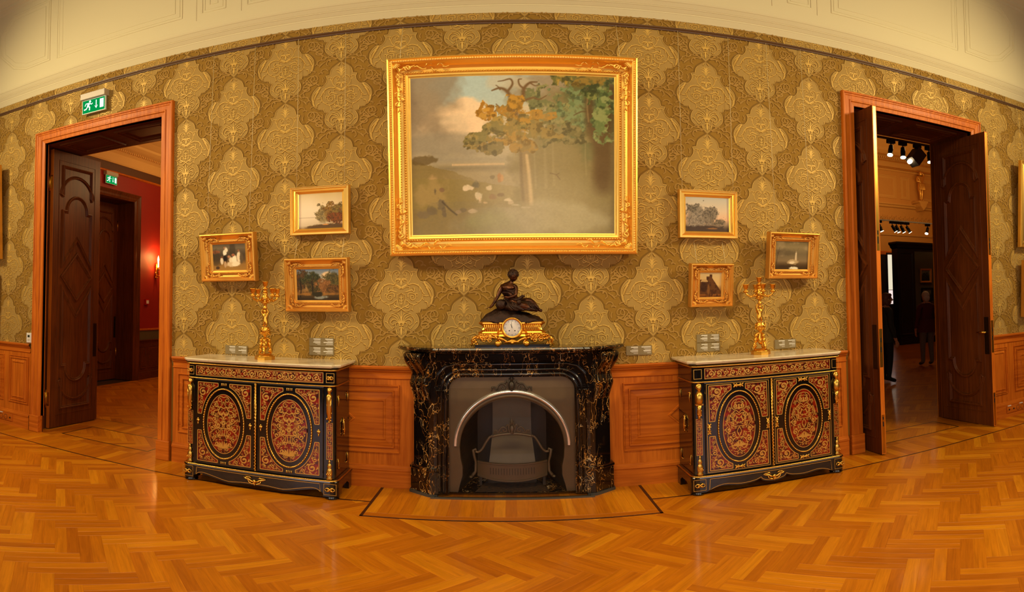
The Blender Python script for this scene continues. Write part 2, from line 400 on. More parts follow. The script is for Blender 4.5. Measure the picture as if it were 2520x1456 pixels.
# plume
for pts in (((6, 200), (10, 120), (45, 60), (105, 62)), ((4, 160), (10, 80), (30, 30), (72, 24)), ((2, 130), (4, 60), (14, 18), (20, -20)), ((6, 190), (30, 130), (60, 110), (90, 100))): gold(pts, .0075, True, belly(.0075))
# heart
gold(((2, 470), (70, 430), (140, 370), (166, 290), (140, 215), (85, 186), (40, 200), (18, 240)), .0065)
gold(((18, 240), (40, 215), (75, 215), (92, 250), (70, 285), (45, 270), (55, 250)), .0055)
gold(((166, 290), (190, 260), (185, 215)), .006, True, belly(.007)); gold(((160, 215), (210, 200), (245, 210), (230, 240)), .005)
for b in ((40, 330), (95, 330), (110, 300), (60, 380)): leafs((4, 320), b, (6, 14), .008)
gold(((2, 330), (6, 380), (2, 440)), .009, True, belly(.009))
gold(((60, 330), (100, 360), (85, 410)), .006)
# great scroll
gold(((4, 488), (60, 450), (130, 425), (215, 412), (300, 450), (350, 520), (365, 590), (345, 670), (300, 725), (230, 765), (150, 745), (110, 705)), .0085)
gold(((110, 705), (70, 690), (60, 740), (30, 800), (0, 832)), .0055)
gold(((20, 500), (80, 465), (140, 470), (130, 520)), .006); gold(((60, 560), (110, 540), (180, 520), (215, 560)), .008, True, belly(.009))
gold(((115, 640), (120, 580), (180, 570), (235, 595), (245, 650), (205, 690), (160, 670), (160, 625), (195, 615), (215, 640), (195, 660)), .007)
gold(((235, 595), (270, 580), (285, 610), (265, 640)), .006); gold(((215, 560), (225, 510), (205, 480), (240, 495)), .007)
for a, b in (((250, 425), (300, 415)), ((310, 465), (305, 540)), ((350, 545), (400, 600)), ((362, 610), (470, 615)), ((350, 660), (380, 690)), ((320, 710), (250, 720)), ((180, 415), (190, 395)), ((130, 425), (95, 395))): leafs(a, b, (10, 10), .009)
gold(((230, 765), (200, 790), (190, 850), (205, 880)), .006); gold(((190, 850), (170, 860), (180, 835)), .005)
# fronds along the big lobe
for pts in (((375, 395), (430, 440), (500, 520), (530, 620)), ((400, 430), (450, 490), (495, 580), (520, 660)), ((420, 470), (460, 540), (500, 640)), ((530, 620), (520, 720), (480, 790), (430, 820)), ((510, 650), (500, 730), (460, 790)), ((400, 715), (440, 730), (448, 790)), ((385, 380), (410, 410), (395, 430))): gold(pts, .0075)
# strap and crossing
gold(((64, 590), (62, 680), (48, 740), (2, 800)), .0045); gold(((64, 592), (20, 585), (4, 560)), .0045); gold(((40, 600), (36, 690), (20, 740)), .004)
for y0 in (690, 740, 640): leafs((2, y0 + 30), (34, y0 - 8), (4, -4), .007); leafs((2, y0 + 30), (2, y0 - 20), (1, 0), .008)
gold(((0, 832), (60, 880), (110, 880), (150, 860)), .006); gold(((0, 832), (70, 800), (120, 770), (105, 730)), .0065, True, belly(.009)); gold(((60, 800), (110, 820), (140, 790)), .007, True, belly(.008))
# lower palmette
for pts in (((6, 1090), (14, 980), (60, 920), (120, 905)), ((10, 1085), (60, 970), (140, 930), (180, 945)), ((16, 1090), (80, 1000), (160, 960), (215, 1010), (226, 1090), (180, 1150)), ((20, 1095), (90, 1030), (150, 1030), (180, 1080), (140, 1120), (120, 1095)), ((20, 1110), (70, 1070), (100, 1110), (80, 1160)), ((2, 1080), (3, 960), (2, 870)), ((226, 1090), (260, 1060), (275, 1070)), ((180, 1150), (150, 1180), (120, 1150))): gold(pts, .0065)
gold(((6, 1120), (30, 1130), (40, 1105)), .008); gold(((2, 1140), (5, 1210), (2, 1300)), .012, True, belly(.012)); gold(((4, 1160), (30, 1170), (40, 1200)), .006)
gold(((80, 1195), (70, 1240), (40, 1270)), .005); gold(((60, -30), (34, -60), (26, -82)), .006)
# gold edge highlights on the medallion outline
for pts in (((206, 150), (188, 60), (150, 0)), ((262, 250), (275, 300), (330, 375), (372, 388)), ((282, 170), (264, 210), (262, 250)), ((375, 372), (430, 392), (480, 436), (528, 520), (540, 600), (528, 690)), ((308, 900), (322, 860), (312, 820)), ((250, 925), (284, 980), (296, 1060), (276, 1140), (228, 1188)), ((84, 1210), (84, 1250), (50, 1300), (0, 1340)), ((282, 166), (240, 164), (214, 164))): gold(pts, .0045, False)
# tone scrolls on the ground between the medallions
def tone(pts, w_=.0115): st(P_(*pts), taper(w_, w_ * .6), -.0013, 4)
for pts in (((400, 350), (470, 300), (540, 270), (560, 200), (520, 140), (460, 145), (430, 195), (450, 240), (490, 230)), ((470, 300), (560, 330), (640, 300), (700, 340), (705, 400), (660, 440), (610, 430), (600, 395), (630, 385)),
            ((540, 320), (600, 240), (640, 190)), ((340, 290), (330, 240), (350, 190)), ((560, 330), (590, 300), (650, 250)),
            ((70, 1300), (160, 1260), (260, 1250), (330, 1210)), ((90, 1310), (180, 1300), (250, 1330), (270, 1400), (230, 1440)), ((120, 1280), (200, 1220), (240, 1240)), ((330, 1210), (400, 1150), (470, 1080), (480, 1010), (430, 990), (400, 1030)),
            ((330, 1100), (420, 1090), (470, 1130), (440, 1170), (400, 1150)), ((360, 1010), (340, 960), (360, 930)), ((620, 560), (600, 620), (560, 660)), ((640, 700), (700, 640), (760, 600)), ((330, 1190), (360, 1260), (350, 1310))): tone(pts)
for pts in (((330, 1010), (400, 960), (440, 900), (520, 880), (560, 930), (530, 980), (490, 965)), ((300, 1300), (380, 1290), (440, 1330), (430, 1390), (380, 1400), (365, 1365)), ((420, 110), (380, 90), (330, 110)), ((470, 60), (520, 30), (580, 40), (600, 80)), ((240, 60), (290, 20), (350, 30), (370, 70), (330, 90))): tone(pts, .010)
for a, b in (((470, 300), (430, 260)), ((640, 300), (640, 240)), ((160, 1260), (150, 1220)), ((260, 1250), (300, 1290)), ((400, 1150), (340, 1150)), ((470, 1080), (520, 1050)), ((210, 1300), (190, 1350)), ((330, 1210), (360, 1170))):
    st(P_(a, ((a[0] + b[0]) / 2 + 8, (a[1] + b[1]) / 2), b), belly(.016), -.0013, 4)
for cx, cy in ((500, 100), (485, 85), (515, 85), (620, 225), (650, 222), (680, 220)): mot.ball((dz(cx, cy)[0], -.001, dz(cx, cy)[1]), .004, 5, 3, 4); mot.ball((-dz(cx, cy)[0], -.001, dz(cx, cy)[1]), .004, 5, 3, 4)
# tile the motif in half-drop columns and drop what falls into doorways
CS, VR = .529, .724; COLX0 = -.376
V = np.array(mot.v); nV = len(V); FL = mot.f; cen = np.array([V[list(f)].mean(0) for f in FL]); mi0 = np.array(mot.mi)
av, af, am = [], [], []
base = 0
for k in range(-14, 14):
    cx = COLX0 + k * CS
    if abs(cx) > 6.6: continue
    for r in range(-1, 8):
        cz = .214 + r * VR + (VR / 2 if k % 2 else 0)
        if cz > ZT + .1 or cz + VR < 1.0: continue
        C = cen + np.array((cx, 0, cz))
        keep = (C[:, 2] > 1.0) & (C[:, 2] < ZT + .03)
        for d in (DL, DR): keep &= ~((C[:, 0] > d[0] - .06) & (C[:, 0] < d[1] + .06) & (C[:, 2] < d[2] + .06))
        keep &= ~((abs(C[:, 0]) < .62) & (C[:, 2] < 1.15))
        idx = np.nonzero(keep)[0]
        if not len(idx): continue
        av.append(V + np.array((cx, -(r % 3) * 6e-5 - (k % 2) * 3e-5, cz))); af += [tuple(i + base for i in FL[j]) for j in idx]; am.append(mi0[idx]); base += nV
me = bpy.data.meshes.new('damask_pattern'); me.from_pydata(np.concatenate(av).tolist(), [], af)
for nm, c, ro, mt in (('damask_outline', (124, 92, 34), .8, 0), ('damask_medallion', (166, 134, 70), .8, .0), ('damask_gold', (208, 168, 82), .45, .1), ('damask_bronze', (136, 96, 30), .8, 0), ('damask_tone', (166, 128, 62), .8, 0)): me.materials.append(plain(nm, c, ro, mt, 0., Specular_IOR_Level=.2))
me.polygons.foreach_set('material_index', np.concatenate(am).astype(np.int32)); me.update()
link('damask_pattern', me, wall, kind='stuff')

# ================================================================== CORNICE, PICTURE RAIL, CEILING
def profile_x(name, prof, x0, x1, mat, parent=None, **kw):     # prof: (y,z) swept along x
    b = MB(); b.loops([[(x0, p[0], p[1]) for p in prof], [(x1, p[0], p[1]) for p in prof]], False)
    return b.obj(name, mat, parent, fix=False, **kw)
profile_x('trim_1', [(.0, ZR - .018), (-.012, ZR - .018), (-.016, ZR - .008), (-.014, ZR - .002), (-.022, ZR + .004), (-.022, ZR + .016), (-.006, ZR + .02), (0, ZR + .02)], -9, 9, M_RAILM, kind='structure', label='thin brown picture rail running along the papered wall', cat='rail')
cor = [(0, 4.240), (-.004, 4.242), (-.030, 4.300), (-.033, 4.303), (-.033, 4.315), (-.037, 4.318), (-.058, 4.350), (-.062, 4.352), (-.062, 4.360), (-.066, 4.363), (-.086, 4.400), (-.090, 4.403)]
profile_x('trim_2', cor, -9, 9, M_PLASTER, kind='structure', label='cream plaster cornice just above the papered wall', cat='cornice')
FRY = -.10
cv = [(-.090, 4.403), (-.096, 4.42), (FRY, 4.45), (FRY, 5.61), (-.11, 5.62), (-.115, 5.65), (-.14, 5.67), (-.145, 5.71), (-.20, 5.76), (-.22, 5.80), (-.25, 5.82), (-.5, 5.86), (-8.5, 5.86)]
ceil = profile_x('ceiling', cv, -9, 9, M_PLASTER, kind='structure', label='cream plaster attic and ceiling with shallow moulded panels', cat='ceiling')
def cove_panel(pts):
    b = MB()
    for ins, rr in ((0, .006), (.03, .0035), (.085, .004)): b.tube([(p[0], FRY, p[1]) for p in offset(pts, ins)], rr, 6, 0, True)
    b.obj('ceiling_panel', M_PLASTER, ceil)
for sg in (1, -1):
    for x0, x1 in ((3.02, 4.755), (2.537, 2.791)): cove_panel([(sg * x0, 4.605), (sg * x1, 4.605), (sg * x1, 5.53), (sg * x0, 5.53)])
    cove_panel([(sg * 4.88, 4.618), (sg * 5.31, 4.618), (sg * 5.552, 4.70), (sg * 5.80, 4.937), (sg * 5.812, 5.286), (sg * 5.566, 5.535), (sg * 4.88, 5.535)])
    for xx in (2.858, 2.371): MB().tube([(sg * xx, FRY, 4.53), (sg * xx, FRY, 5.61)], .004, 6).obj('ceiling_rib', M_PLASTER, ceil)
cove_panel([(-2.305, 4.59), (2.305, 4.59), (2.305, 5.53), (-2.305, 5.53)])

# the rest of the room behind the camera, plain
def simple_wall(name, b, mat, label): return b.obj(name, mat, kind='structure', label=label, cat='wall')
M_SIDE = plain('olive_paper_plain', (156, 118, 52), .6)
simple_wall('wall_left', MB().box(-9.1, -9, -8.5, 0, 0, 5.86), M_SIDE, 'plain olive side wall at the far left of the room')
simple_wall('wall_right', MB().box(9, 9.1, -8.5, 0, 0, 5.86), M_SIDE, 'plain olive side wall at the far right of the room')
simple_wall('wall_rear', MB().box(-9.1, 9.1, -8.6, -8.5, 0, 5.86), M_SIDE, 'plain olive wall behind the viewer with tall windows')
M_DAY = emit('daylit_blind', (228, 232, 250), 3.4)
for i, x in enumerate((-4.2, 0.0, 4.2)):
    wn = empty('window_%d' % (i + 1), (x, -8.5, 1.0), 0, 'tall window with a daylit white blind behind the viewer', 'window', None, 'structure')
    MB().box(-.6, .6, .02, .03, 0, 2.8).obj('pane', M_DAY, wn)
    MB().rect(-.72, .72, -.12, 2.92, [(0, 0), (0, -.06), (.1, -.06), (.12, -.02)], 0, 0, False).obj('window_frame', M_OAKZ, wn)

# ================================================================== WAINSCOT
PROF = [(0, 0), (.003, .014), (.010, .014), (.016, .004), (.046, .004), (.050, .017), (.060, .016), (.064, .003), (.118, .012), (.124, .019), (.136, .019), (.142, .010)]
CH = [(0, 1.075), (-.05, 1.075), (-.056, 1.066), (-.05, 1.05), (-.036, 1.044), (-.034, 1.03), (-.022, 1.02), (-.018, 1.005), (-.018, .982), (-.026, .978), (-.026, .968), (-.016, .962)]
BS = [(-.016, .205), (-.024, .2), (-.026, .188), (-.036, .18), (-.038, .16), (-.032, .15), (-.032, 0), (0, 0)]
SEG = [(-9, -5.20, [(-5.60, -5.23, 0), (-6.70, -5.70, 0)]), (-3.13, -.72, [(-2.02, -.916, 1), (-3.07, -2.14, 0)]), (.74, 3.13, [(.936, 2.04, 1), (2.16, 3.07, 0)]), (5.20, 9, [(5.22, 5.54, 0), (5.68, 6.68, 0)])]
for x0, x1, panels in SEG:
    MB().box(x0, x1, -.016, .0, .1, .97).obj('wainscot_backing', M_OAKZ, wall)
    profile_x('chair_rail', CH, x0, x1, M_OAK, wall)
    profile_x('baseboard_back', BS, x0, x1, M_OAK, wall)
    for a, b_, dia in panels:
        p = MB(); k = min(1., (b_ - a) / .62); p.rect(a, b_, .315, .913, [(d * k, h) for d, h in PROF], -.016); o = p.obj('wainscot_panel', M_OAK if k == 1 else M_OAKZ, wall)
        if dia:
            c = (a + b_) / 2; MB().mould([(c - .17, .614), (c, .464), (c + .17, .614), (c, .764)], [(0, 0), (.003, .009), (.016, .009), (.02, .001)], -.026, 0, False).obj('diamond_moulding', M_OAK, o)

# ================================================================== DOORWAYS
CAS = [(0, 0), (0, .038), (.008, .046), (.02, .046), (.026, .036), (.04, .034), (.046, .028), (.085, .026), (.092, .034), (.104, .034), (.112, .022), (.15, .016), (.15, -.05)]
def leaf_panels(W, H):
    m = .16; a, b = m, W - m; c = W / 2; r = (b - a) / 2 - .035; out = []
    zt = H - .18
    # top panel with arched lower edge
    out.append([(a, zt), (a, H - .60), (a + .03, H - .60)] + arc(c, H - .62, r + .045, 168, 12, 14) + [(b - .03, H - .60), (b, H - .60), (b, zt)])
    # tall upper panel, round head, V at the foot
    out.append([(a, 2.02), (a, H - .76), (a + .05, H - .76)] + arc(c, H - .76, r - .04, 180, 0, 14) + [(b - .05, H - .76), (b, H - .76), (b, 2.02), (c, 2.38)])
    # diamond
    out.append([(a - .02, 1.92), (c, 1.60), (b + .02, 1.92), (c, 2.24)])
    # lower panel, V at the top, round foot
    out.append([(a, 1.82), (c, 1.46), (b, 1.82), (b, .78), (b - .05, .78)] + arc(c, .78, r - .04, 0, -180, 14) + [(a + .05, .78), (a, .78)])
    # bottom panel with hollow top
    out.append([(a, .24), (b, .24), (b, .64), (b - .03, .64)] + arc(c, .66, r + .045, -12, -168, 14) + [(a + .03, .64), (a, .64)])
    return out
def door_leaf(parent, W, H, loc, rz, hinges=True, handle=False, plate=True, flip=False):
    o = MB().box(0, W, 0, .05, .012, H).obj('door_leaf', M_DARK, parent, loc, rz)
    def face(y, sgn):
        for i, pl in enumerate(leaf_panels(W, H)):
            b = MB(); b.mould(pl, [(0, 0), (.003, .018), (.016, .022), (.028, .009), (.034, .014), (.044, .0)], 0, 0, False)
            b.v = [(p[0], y + sgn * p[1], p[2]) for p in b.v]
            b.obj('door_panel', M_DARK if i != 2 else M_DARKX, o)
        b = MB(); b.rect(.10, W - .10, .17, H - .12, [(0, 0), (.002, .005), (.008, .005), (.010, 0)], 0, 0, False); b.v = [(p[0], y + sgn * p[1], p[2]) for p in b.v]; b.obj('door_bead', M_DARK, o)
    face(0, 1); face(.05, -1)
    for xa, xb in ((-.003, .0), (W, W + .0012)): MB().box(xa, xb, .0, .05, .012, H).obj('door_edge', M_OAKZ, o)
    if hinges:
        for z in (.30, 3.02):
            b = MB(); b.box(-.008, -.003, .004, .046, z, z + .17); b.box(-.07, -.004, .066, .071, z, z + .17); b.tube([(-.012, .056, z - .03), (-.012, .056, z + .20)], .0095, 8); b.obj('hinge', M_BRASS, o)
    if plate:
        MB().box(W, W + .002, .008, .042, .02, .42).obj('lock_plate', M_BRASS, o); MB().box(W, W + .002, .006, .044, .90, 1.28).obj('lock_plate', M_BRASS, o); MB().box(W, W + .002, .008, .042, 2.05, H - .01).obj('lock_plate', M_BRASS, o)
        b = MB()
        for z0, z1 in ((.30, .35), (.37, .40), (1.05, 1.10), (1.15, 1.19), (2.12, 2.19), (2.21, 2.25)): b.box(W + .0015, W + .003, .019, .031, z0, z1)
        b.obj('bolt_hole', M_BLACKHOLE, o)
    for y, s in ((0, -1), (.05, 1)):
        MB().box(W - .10, W - .03, min(y, y + s * .003), max(y, y + s * .003), .88, 1.32).obj('finger_plate', plain('dark_bronze_plate', (40, 22, 12), .35, .5), o)
    if handle:
        for y, s in ((0, -1), (.05, 1)):
            b = MB(); x = W - .065; b.tube([(x, y, 1.14), (x, y + s * .05, 1.14)], .012, 8); b.tube([(x, y + s * .05, 1.14), (x - .05, y + s * .055, 1.145), (x - .12, y + s * .045, 1.135)], [.011, .012, .009], 8); b.lathe([(.022, 0), (.022, .004)], 12, (0, 0, 0)) if 0 else None
            b.obj('door_handle', M_BRASS, o)
    return o
def doorway(name, d, label, leaves, fx=0., jd=.16):
    root = empty(name, ((d[0] + d[1]) / 2, 0, 0), 0, label, 'doorway', None, 'structure'); c = root.location.x; hw = (d[1] - d[0]) / 2; H = d[2]
    # casing, three sides
    b = MB(); L = []
    for dd, h in CAS:
        e = .15 - dd; L.append([(-hw - e, -h, .2), (-hw - e, -h, H + e), (hw + e, -h, H + e), (hw + e, -h, .2)])
    b.loops(L, False); b.obj('door_casing', M_OAKZ, root)
    for s in (-1, 1):
        x0, x1 = sorted((s * (hw - .002), s * (hw + .158))); MB().cbox(x0, x1, -.05, .02, 0, .205, .006).obj('plinth_block', M_OAK, root)
    # far casing in the next room
    b = MB(); b.loops([[(-hw - fx - .15 + dd, TH + h, 0), (-hw - fx - .15 + dd, TH + h, H + .15 - dd), (hw + fx + .15 - dd, TH + h, H + .15 - dd), (hw + fx + .15 - dd, TH + h, 0)] for dd, h in CAS[:-1]], False); b.obj('door_casing', M_OAKZ, root)
    # lining: soffit with two coffers, jambs
    so = MB().box(-hw - .11, hw + .11, .0, TH, H, H + .03).obj('soffit', M_DARKX, root)
    for x0, x1 in ((-hw + .10, -.10), (.10, hw - .10)):
        L = []
        for dd, h in [(0, .0), (.004, .02), (.02, .02), (.03, .006), (.06, .006), (.066, .016), (.075, .016), (.085, .002)]: L.append([(x0 + dd, .13 + dd, H - h), (x1 - dd, .13 + dd, H - h), (x1 - dd, TH - .10 - dd, H - h), (x0 + dd, TH - .10 - dd, H - h)])
        MB().loops(L, True, 0, False, False, True).obj('soffit_panel', M_DARKX, so)
    for s in (-1, 1):
        x0, x1 = sorted((s * hw, s * (hw + .13))); MB().box(x0, x1, 0, jd, 0, H).obj('jamb', M_DARK, root)
        x0, x1 = sorted((s * (hw + (.122 if fx else .0)), s * (hw + .13))); MB().box(x0, x1, jd, TH, 0, H).obj('jamb', M_DARK, root)
    for lf in leaves: door_leaf(root, *lf)
    # threshold floor with inlaid rectangle
    th = MB().box(-hw - .12, hw + .12, 0, TH, -.1, -.012).obj('threshold', plain('subfloor_threshold', (60, 34, 14), .7), root)
    return root
# left: leaves folded back into the next room
d1 = doorway('door_1', DL, 'left doorway with orange oak casing and brown oak leaves opened into the red room',
        [(.88, 3.53, (-.855 - .05, .19, 0), PI / 2, True, False, True), ], .13, .04)
o = door_leaf(d1, .88, 3.53, (.855 + .05, 1.07, 0), -PI / 2, False, False, False)
# right: leaves folded into this room along the reveals
d2 = doorway('door_2', DR, 'right doorway with orange oak casing and brown oak leaves folded towards this room', [])
door_leaf(d2, .88, 3.55, (3.315 + .05 - 4.165, .63, 0), -PI / 2, False, False, True)
door_leaf(d2, .88, 3.55, (4.945 + .05 - 4.165, .63, 0), -PI / 2, False, True, True)
TB = []
for root, d, yy in ((d1, DL, (.15, .70)), (d2, DR, (.12, .56))):
    a, b_ = d[0] - .12, d[1] + .12; i0, i1 = d[0] + .22, d[1] - .24
    pls = strips(a, b_, 0, yy[0], .1) + strips(a, i0, yy[0], yy[1], .11) + strips(i1, b_, yy[0], yy[1], .11) + strips(a, b_, yy[1], TH, .1)
    hc = field_cells(herring(i0, i1, yy[0], yy[1], 0., .03), [(1, 0, i1), (-1, 0, -i0), (0, 1, yy[1]), (0, -1, -yy[0])])
    for p_ in pls + [h[:3] for h in hc]: planks_stuff('threshold_board', [p_], floor, None)
    for x0, x1, y0, y1 in ((i0, i1, yy[0] - .009, yy[0] + .009), (i0, i1, yy[1] - .009, yy[1] + .009), (i0 - .009, i0 + .009, yy[0], yy[1]), (i1 - .009, i1 + .009, yy[0], yy[1])): bar('inlay_strip', x0, x1, y0, y1)
# ================================================================== FIREPLACE (black and gold marble, iron insert)
def marble_mat():
    t = NT('black_gold_marble')
    v = t.coord((1, 1, .55)); w1 = t.noise(v, 4., 4., .6)
    ad = t.n('ShaderNodeVectorMath', {0: v.outputs[0], 1: w1.outputs[1]}, operation='ADD')
    vo = t.n('ShaderNodeTexVoronoi', {'Vector': ad.outputs[0], 'Scale': 7.}, feature='DISTANCE_TO_EDGE')
    vo2 = t.n('ShaderNodeTexVoronoi', {'Vector': ad.outputs[0], 'Scale': 19.}, feature='DISTANCE_TO_EDGE')
    mask = t.noise(t.coord((1, 1, .5)), 5., 3., .6)
    thr = t.math('MULTIPLY', t.math('SUBTRACT', mask.outputs[0], .40), .16)
    vein = t.math('LESS_THAN', vo.outputs['Distance'], thr)
    thr2 = t.math('MULTIPLY', t.math('SUBTRACT', mask.outputs[0], .50), .22)
    vein2 = t.math('LESS_THAN', vo2.outputs['Distance'], thr2)
    n3 = t.noise(t.coord(), 11., 2.)
    vc = t.ramp(n3.outputs[0], [(.35, lin((168, 104, 34))), (.6, lin((206, 160, 92))), (.72, lin((214, 196, 160)))])
    a = t.mix(vein2, lin((16, 11, 9)), lin((120, 76, 32))); base = t.mix(vein, a, vc.outputs[0])
    return t.done(base, .10, 0., Coat_Weight=.3, Coat_Roughness=.05)
M_MARB = marble_mat()
M_IRON = plain('cast_iron', (104, 84, 60), .36, .35, .15)
M_IRON2 = plain('cast_iron_dark', (62, 50, 38), .45, .35, .2)
M_CHROME = plain('polished_steel', (245, 240, 232), .16, .85)
fp = empty('fireplace', (.012, 0, 0), 0, 'black and gold veined marble fireplace with iron grate between the two cabinets', 'fireplace')
IW, IH = .50, 1.01                         # opening of the marble, half width and height
def rounded_opening(w, h, r, n=8, z0=.02): return [(-w, z0)] + [(-w, h - r)] + arc(-w + r, h - r, r, 180, 90, n)[1:] + arc(w - r, h - r, r, 90, 0, n) + [(w, z0)]
# front slab with rounded opening and stepped moulding
b = MB(); FY = -.185
inner = rounded_opening(IW, IH, .11)
n_in = len(inner); outer = []
for (x, z) in inner:                       # matching outer ring
    if z < IH - .11 - 1e-6: outer.append((math.copysign(.62, x), z))
    else: outer.append((max(-.62, min(.62, x * 1.24)), 1.20 if abs(x) < IW - .02 else max(z, 1.05 + (z - .9) * 1.2)))
outer[1] = (-.62, 1.20); outer[-2] = (.62, 1.20)
for i in range(2, n_in - 2): outer[i] = (max(-.62, min(.62, inner[i][0] * 1.24)), 1.20)
b.loops([[(p[0], FY, p[1]) for p in outer], [(p[0], FY, p[1]) for p in inner], [(p[0], .05, p[1]) for p in inner]], False)
b.box(-.80, -.60, -.06, .0, .02, 1.20); b.box(.60, .80, -.06, .0, .02, 1.20); b.box(-.62, .62, -.17, -.0, 1.13, 1.20)
b.obj('marble_front', M_MARB, fp)
for ins, hh, ww in ((.022, .022, .028), (.06, .016, .022)):   # raised mouldings round the opening
    q = rounded_opening(IW + ins, IH + ins, .12 + ins, 8); b = MB(); b.tube([(p[0], FY - .002, p[1]) for p in q], ww / 2, 8); b.obj('marble_moulding', M_MARB, fp)
b = MB(); q = [(-.60, .96), (-.44, 1.10), (.44, 1.10), (.60, .96)]
b.tube([(-.60, FY, .94), (-.585, FY, 1.03), (-.52, FY, 1.095), (-.44, FY, 1.115), (.44, FY, 1.115), (.52, FY, 1.095), (.585, FY, 1.03), (.60, FY, .94)], .012, 8); b.obj('marble_moulding', M_MARB, fp)
for x0, x1 in ((-.60, -.525), (.525, .60)):                   # sunk slips beside the opening
    MB().rect(x0, x1, .03, .90, [(0, 0), (.0, .012), (.006, .014), (.014, .006)], FY).obj('marble_slip', M_MARB, fp)
MB().cbox(-.60, .60, FY - .05, FY + .03, 1.135, 1.205, .012).obj('marble_frieze', M_MARB, fp)
# canted pilasters with plinths and scroll corbels
for s in (-1, 1):
    P = [(s * .59, FY + .05), (s * .60, FY - .01), (s * .66, FY - .01), (s * .80, -.075), (s * .80, .0), (s * .59, .0)]
    if s > 0: P = P[::-1]
    MB().prism(P, .2, 1.2, 'xy').obj('pilaster', M_MARB, fp)
    P = [(s * .585, .0), (s * .585, FY - .03), (s * .655, FY - .03), (s * .825, -.085), (s * .825, 0)]
    b = MB(); L = []
    for zz, gr in ((.022, 0.), (.215, 0.), (.225, .006), (.24, .006), (.245, 0.), (.25, -.012)): L.append([(p[0] + s * gr, p[1] - gr, zz) for p in P])
    b.loops(L, True, 0, False, True, True); b.obj('plinth', M_MARB, fp)
    MB().prism([(p[0] * 1.012, p[1] - .012 if p[1] < 0 else 0) for p in P], 0, .022, 'xy').obj('slate_edge', plain('grey_slate', (62, 58, 52), .5), fp)
    # corbel: S-profile swept across the canted face
    prof = crv([(.0, .80), (.012, .84), (.035, .90), (.05, .95), (.035, 1.00), (.03, 1.03), (.06, 1.08), (.10, 1.13), (.115, 1.18), (.10, 1.205)], 4)
    base_p = [Vector((s * .655, FY - .01, 0)), Vector((s * .80, -.075, 0))]; dr = (base_p[1] - base_p[0]).normalized(); nr = Vector((s * abs(dr.y), -abs(dr.x), 0)).normalized()
    ln = (base_p[1] - base_p[0]).length
    b = MB(); L = []
    for d, z in prof:
        row = []
        for k in range(17):
            u = k / 16; flute = .010 * abs(math.sin(u * PI * 3)) ** .6
            p = base_p[0] + dr * (u * ln * 1.06 - .01) + nr * (d + flute * (d > .004) - .006); row.append((p.x, p.y, z))
        L.append(row)
    b.loops(L, False, 0, True)
    for row in (0, 16): pass
    b.obj('corbel', M_MARB, fp, fix=False)
    sd = MB()
    for k in (0, 16):
        col_ = [l[k] for l in L]; back = [(c[0] - nr.x * .12, c[1] - nr.y * .12, c[2]) for c in col_]; sd.loops([col_, back], False)
    sd.obj('corbel_side', M_MARB, fp, fix=False)
# shelf with moulded edge and bowed corners
def shelf_outline(g):
    half = [(.0, -.335), (.50, -.335), (.56, -.345), (.62, -.34), (.665, -.30), (.72, -.27), (.80, -.22), (.88, -.13), (.93, -.05), (.93, .0)]
    pts = [(x + g * (.4 + .6 * min(1, x / .7)) if x > 0 else 0, y - g if y < -.01 else 0) for x, y in crv(half, 3)]
    return [(-x, y) for x, y in pts[::-1][:-1]] + pts
b = MB(); b.loops([[(p[0], p[1], z) for p in shelf_outline(g)] for g, z in ((-.075, 1.200), (-.05, 1.205), (-.03, 1.212), (-.012, 1.222), (-.012, 1.226), (0, 1.229), (.006, 1.240), (.0, 1.251), (-.008, 1.255))], True, 0, False, True, True)
b.obj('mantel_shelf', M_MARB, fp)
# iron plate with arched opening
AR, AZ = .418, .415
def arch_open(r, zc, n=26):
    L = [(-.432, .03), (-.418, .10), (-.398, .17), (-.396, .25), (-.412, .33)]; pts = [(x * r / AR, z) for x, z in L] + [(p[0], p[1]) for p in arc(0, zc, r, 180, 0, n)] + [(-x * r / AR, z) for x, z in L[::-1]]
    return pts
ao = arch_open(AR, AZ); m_ = len(ao); po = []
full = rounded_opening(IW, IH, .11, 8)
# outer ring resampled to match
def resample(poly, n):
    P = np.array(poly); d = np.r_[0, np.cumsum(np.linalg.norm(np.diff(P, axis=0), axis=1))]; tt = np.linspace(0, d[-1], n); return [(float(np.interp(t_, d, P[:, 0])), float(np.interp(t_, d, P[:, 1]))) for t_ in tt]
ring = []
for (x, z) in ao:
    if z <= AZ + .02: ring.append((math.copysign(IW, x), z))
    else:
        a = math.atan2(z - AZ, x); k = min(IW / max(1e-6, abs(math.cos(a))), (IH - AZ) / max(1e-6, abs(math.sin(a)))); ring.append((k * math.cos(a), AZ + k * math.sin(a)))
b = MB(); b.loops([[(p[0], FY + .03, p[1]) for p in ring], [(p[0], FY + .03, p[1]) for p in ao], [(p[0] * .99, FY + .075, p[1]) for p in ao]], False)
b.obj('iron_plate', M_IRON, fp)
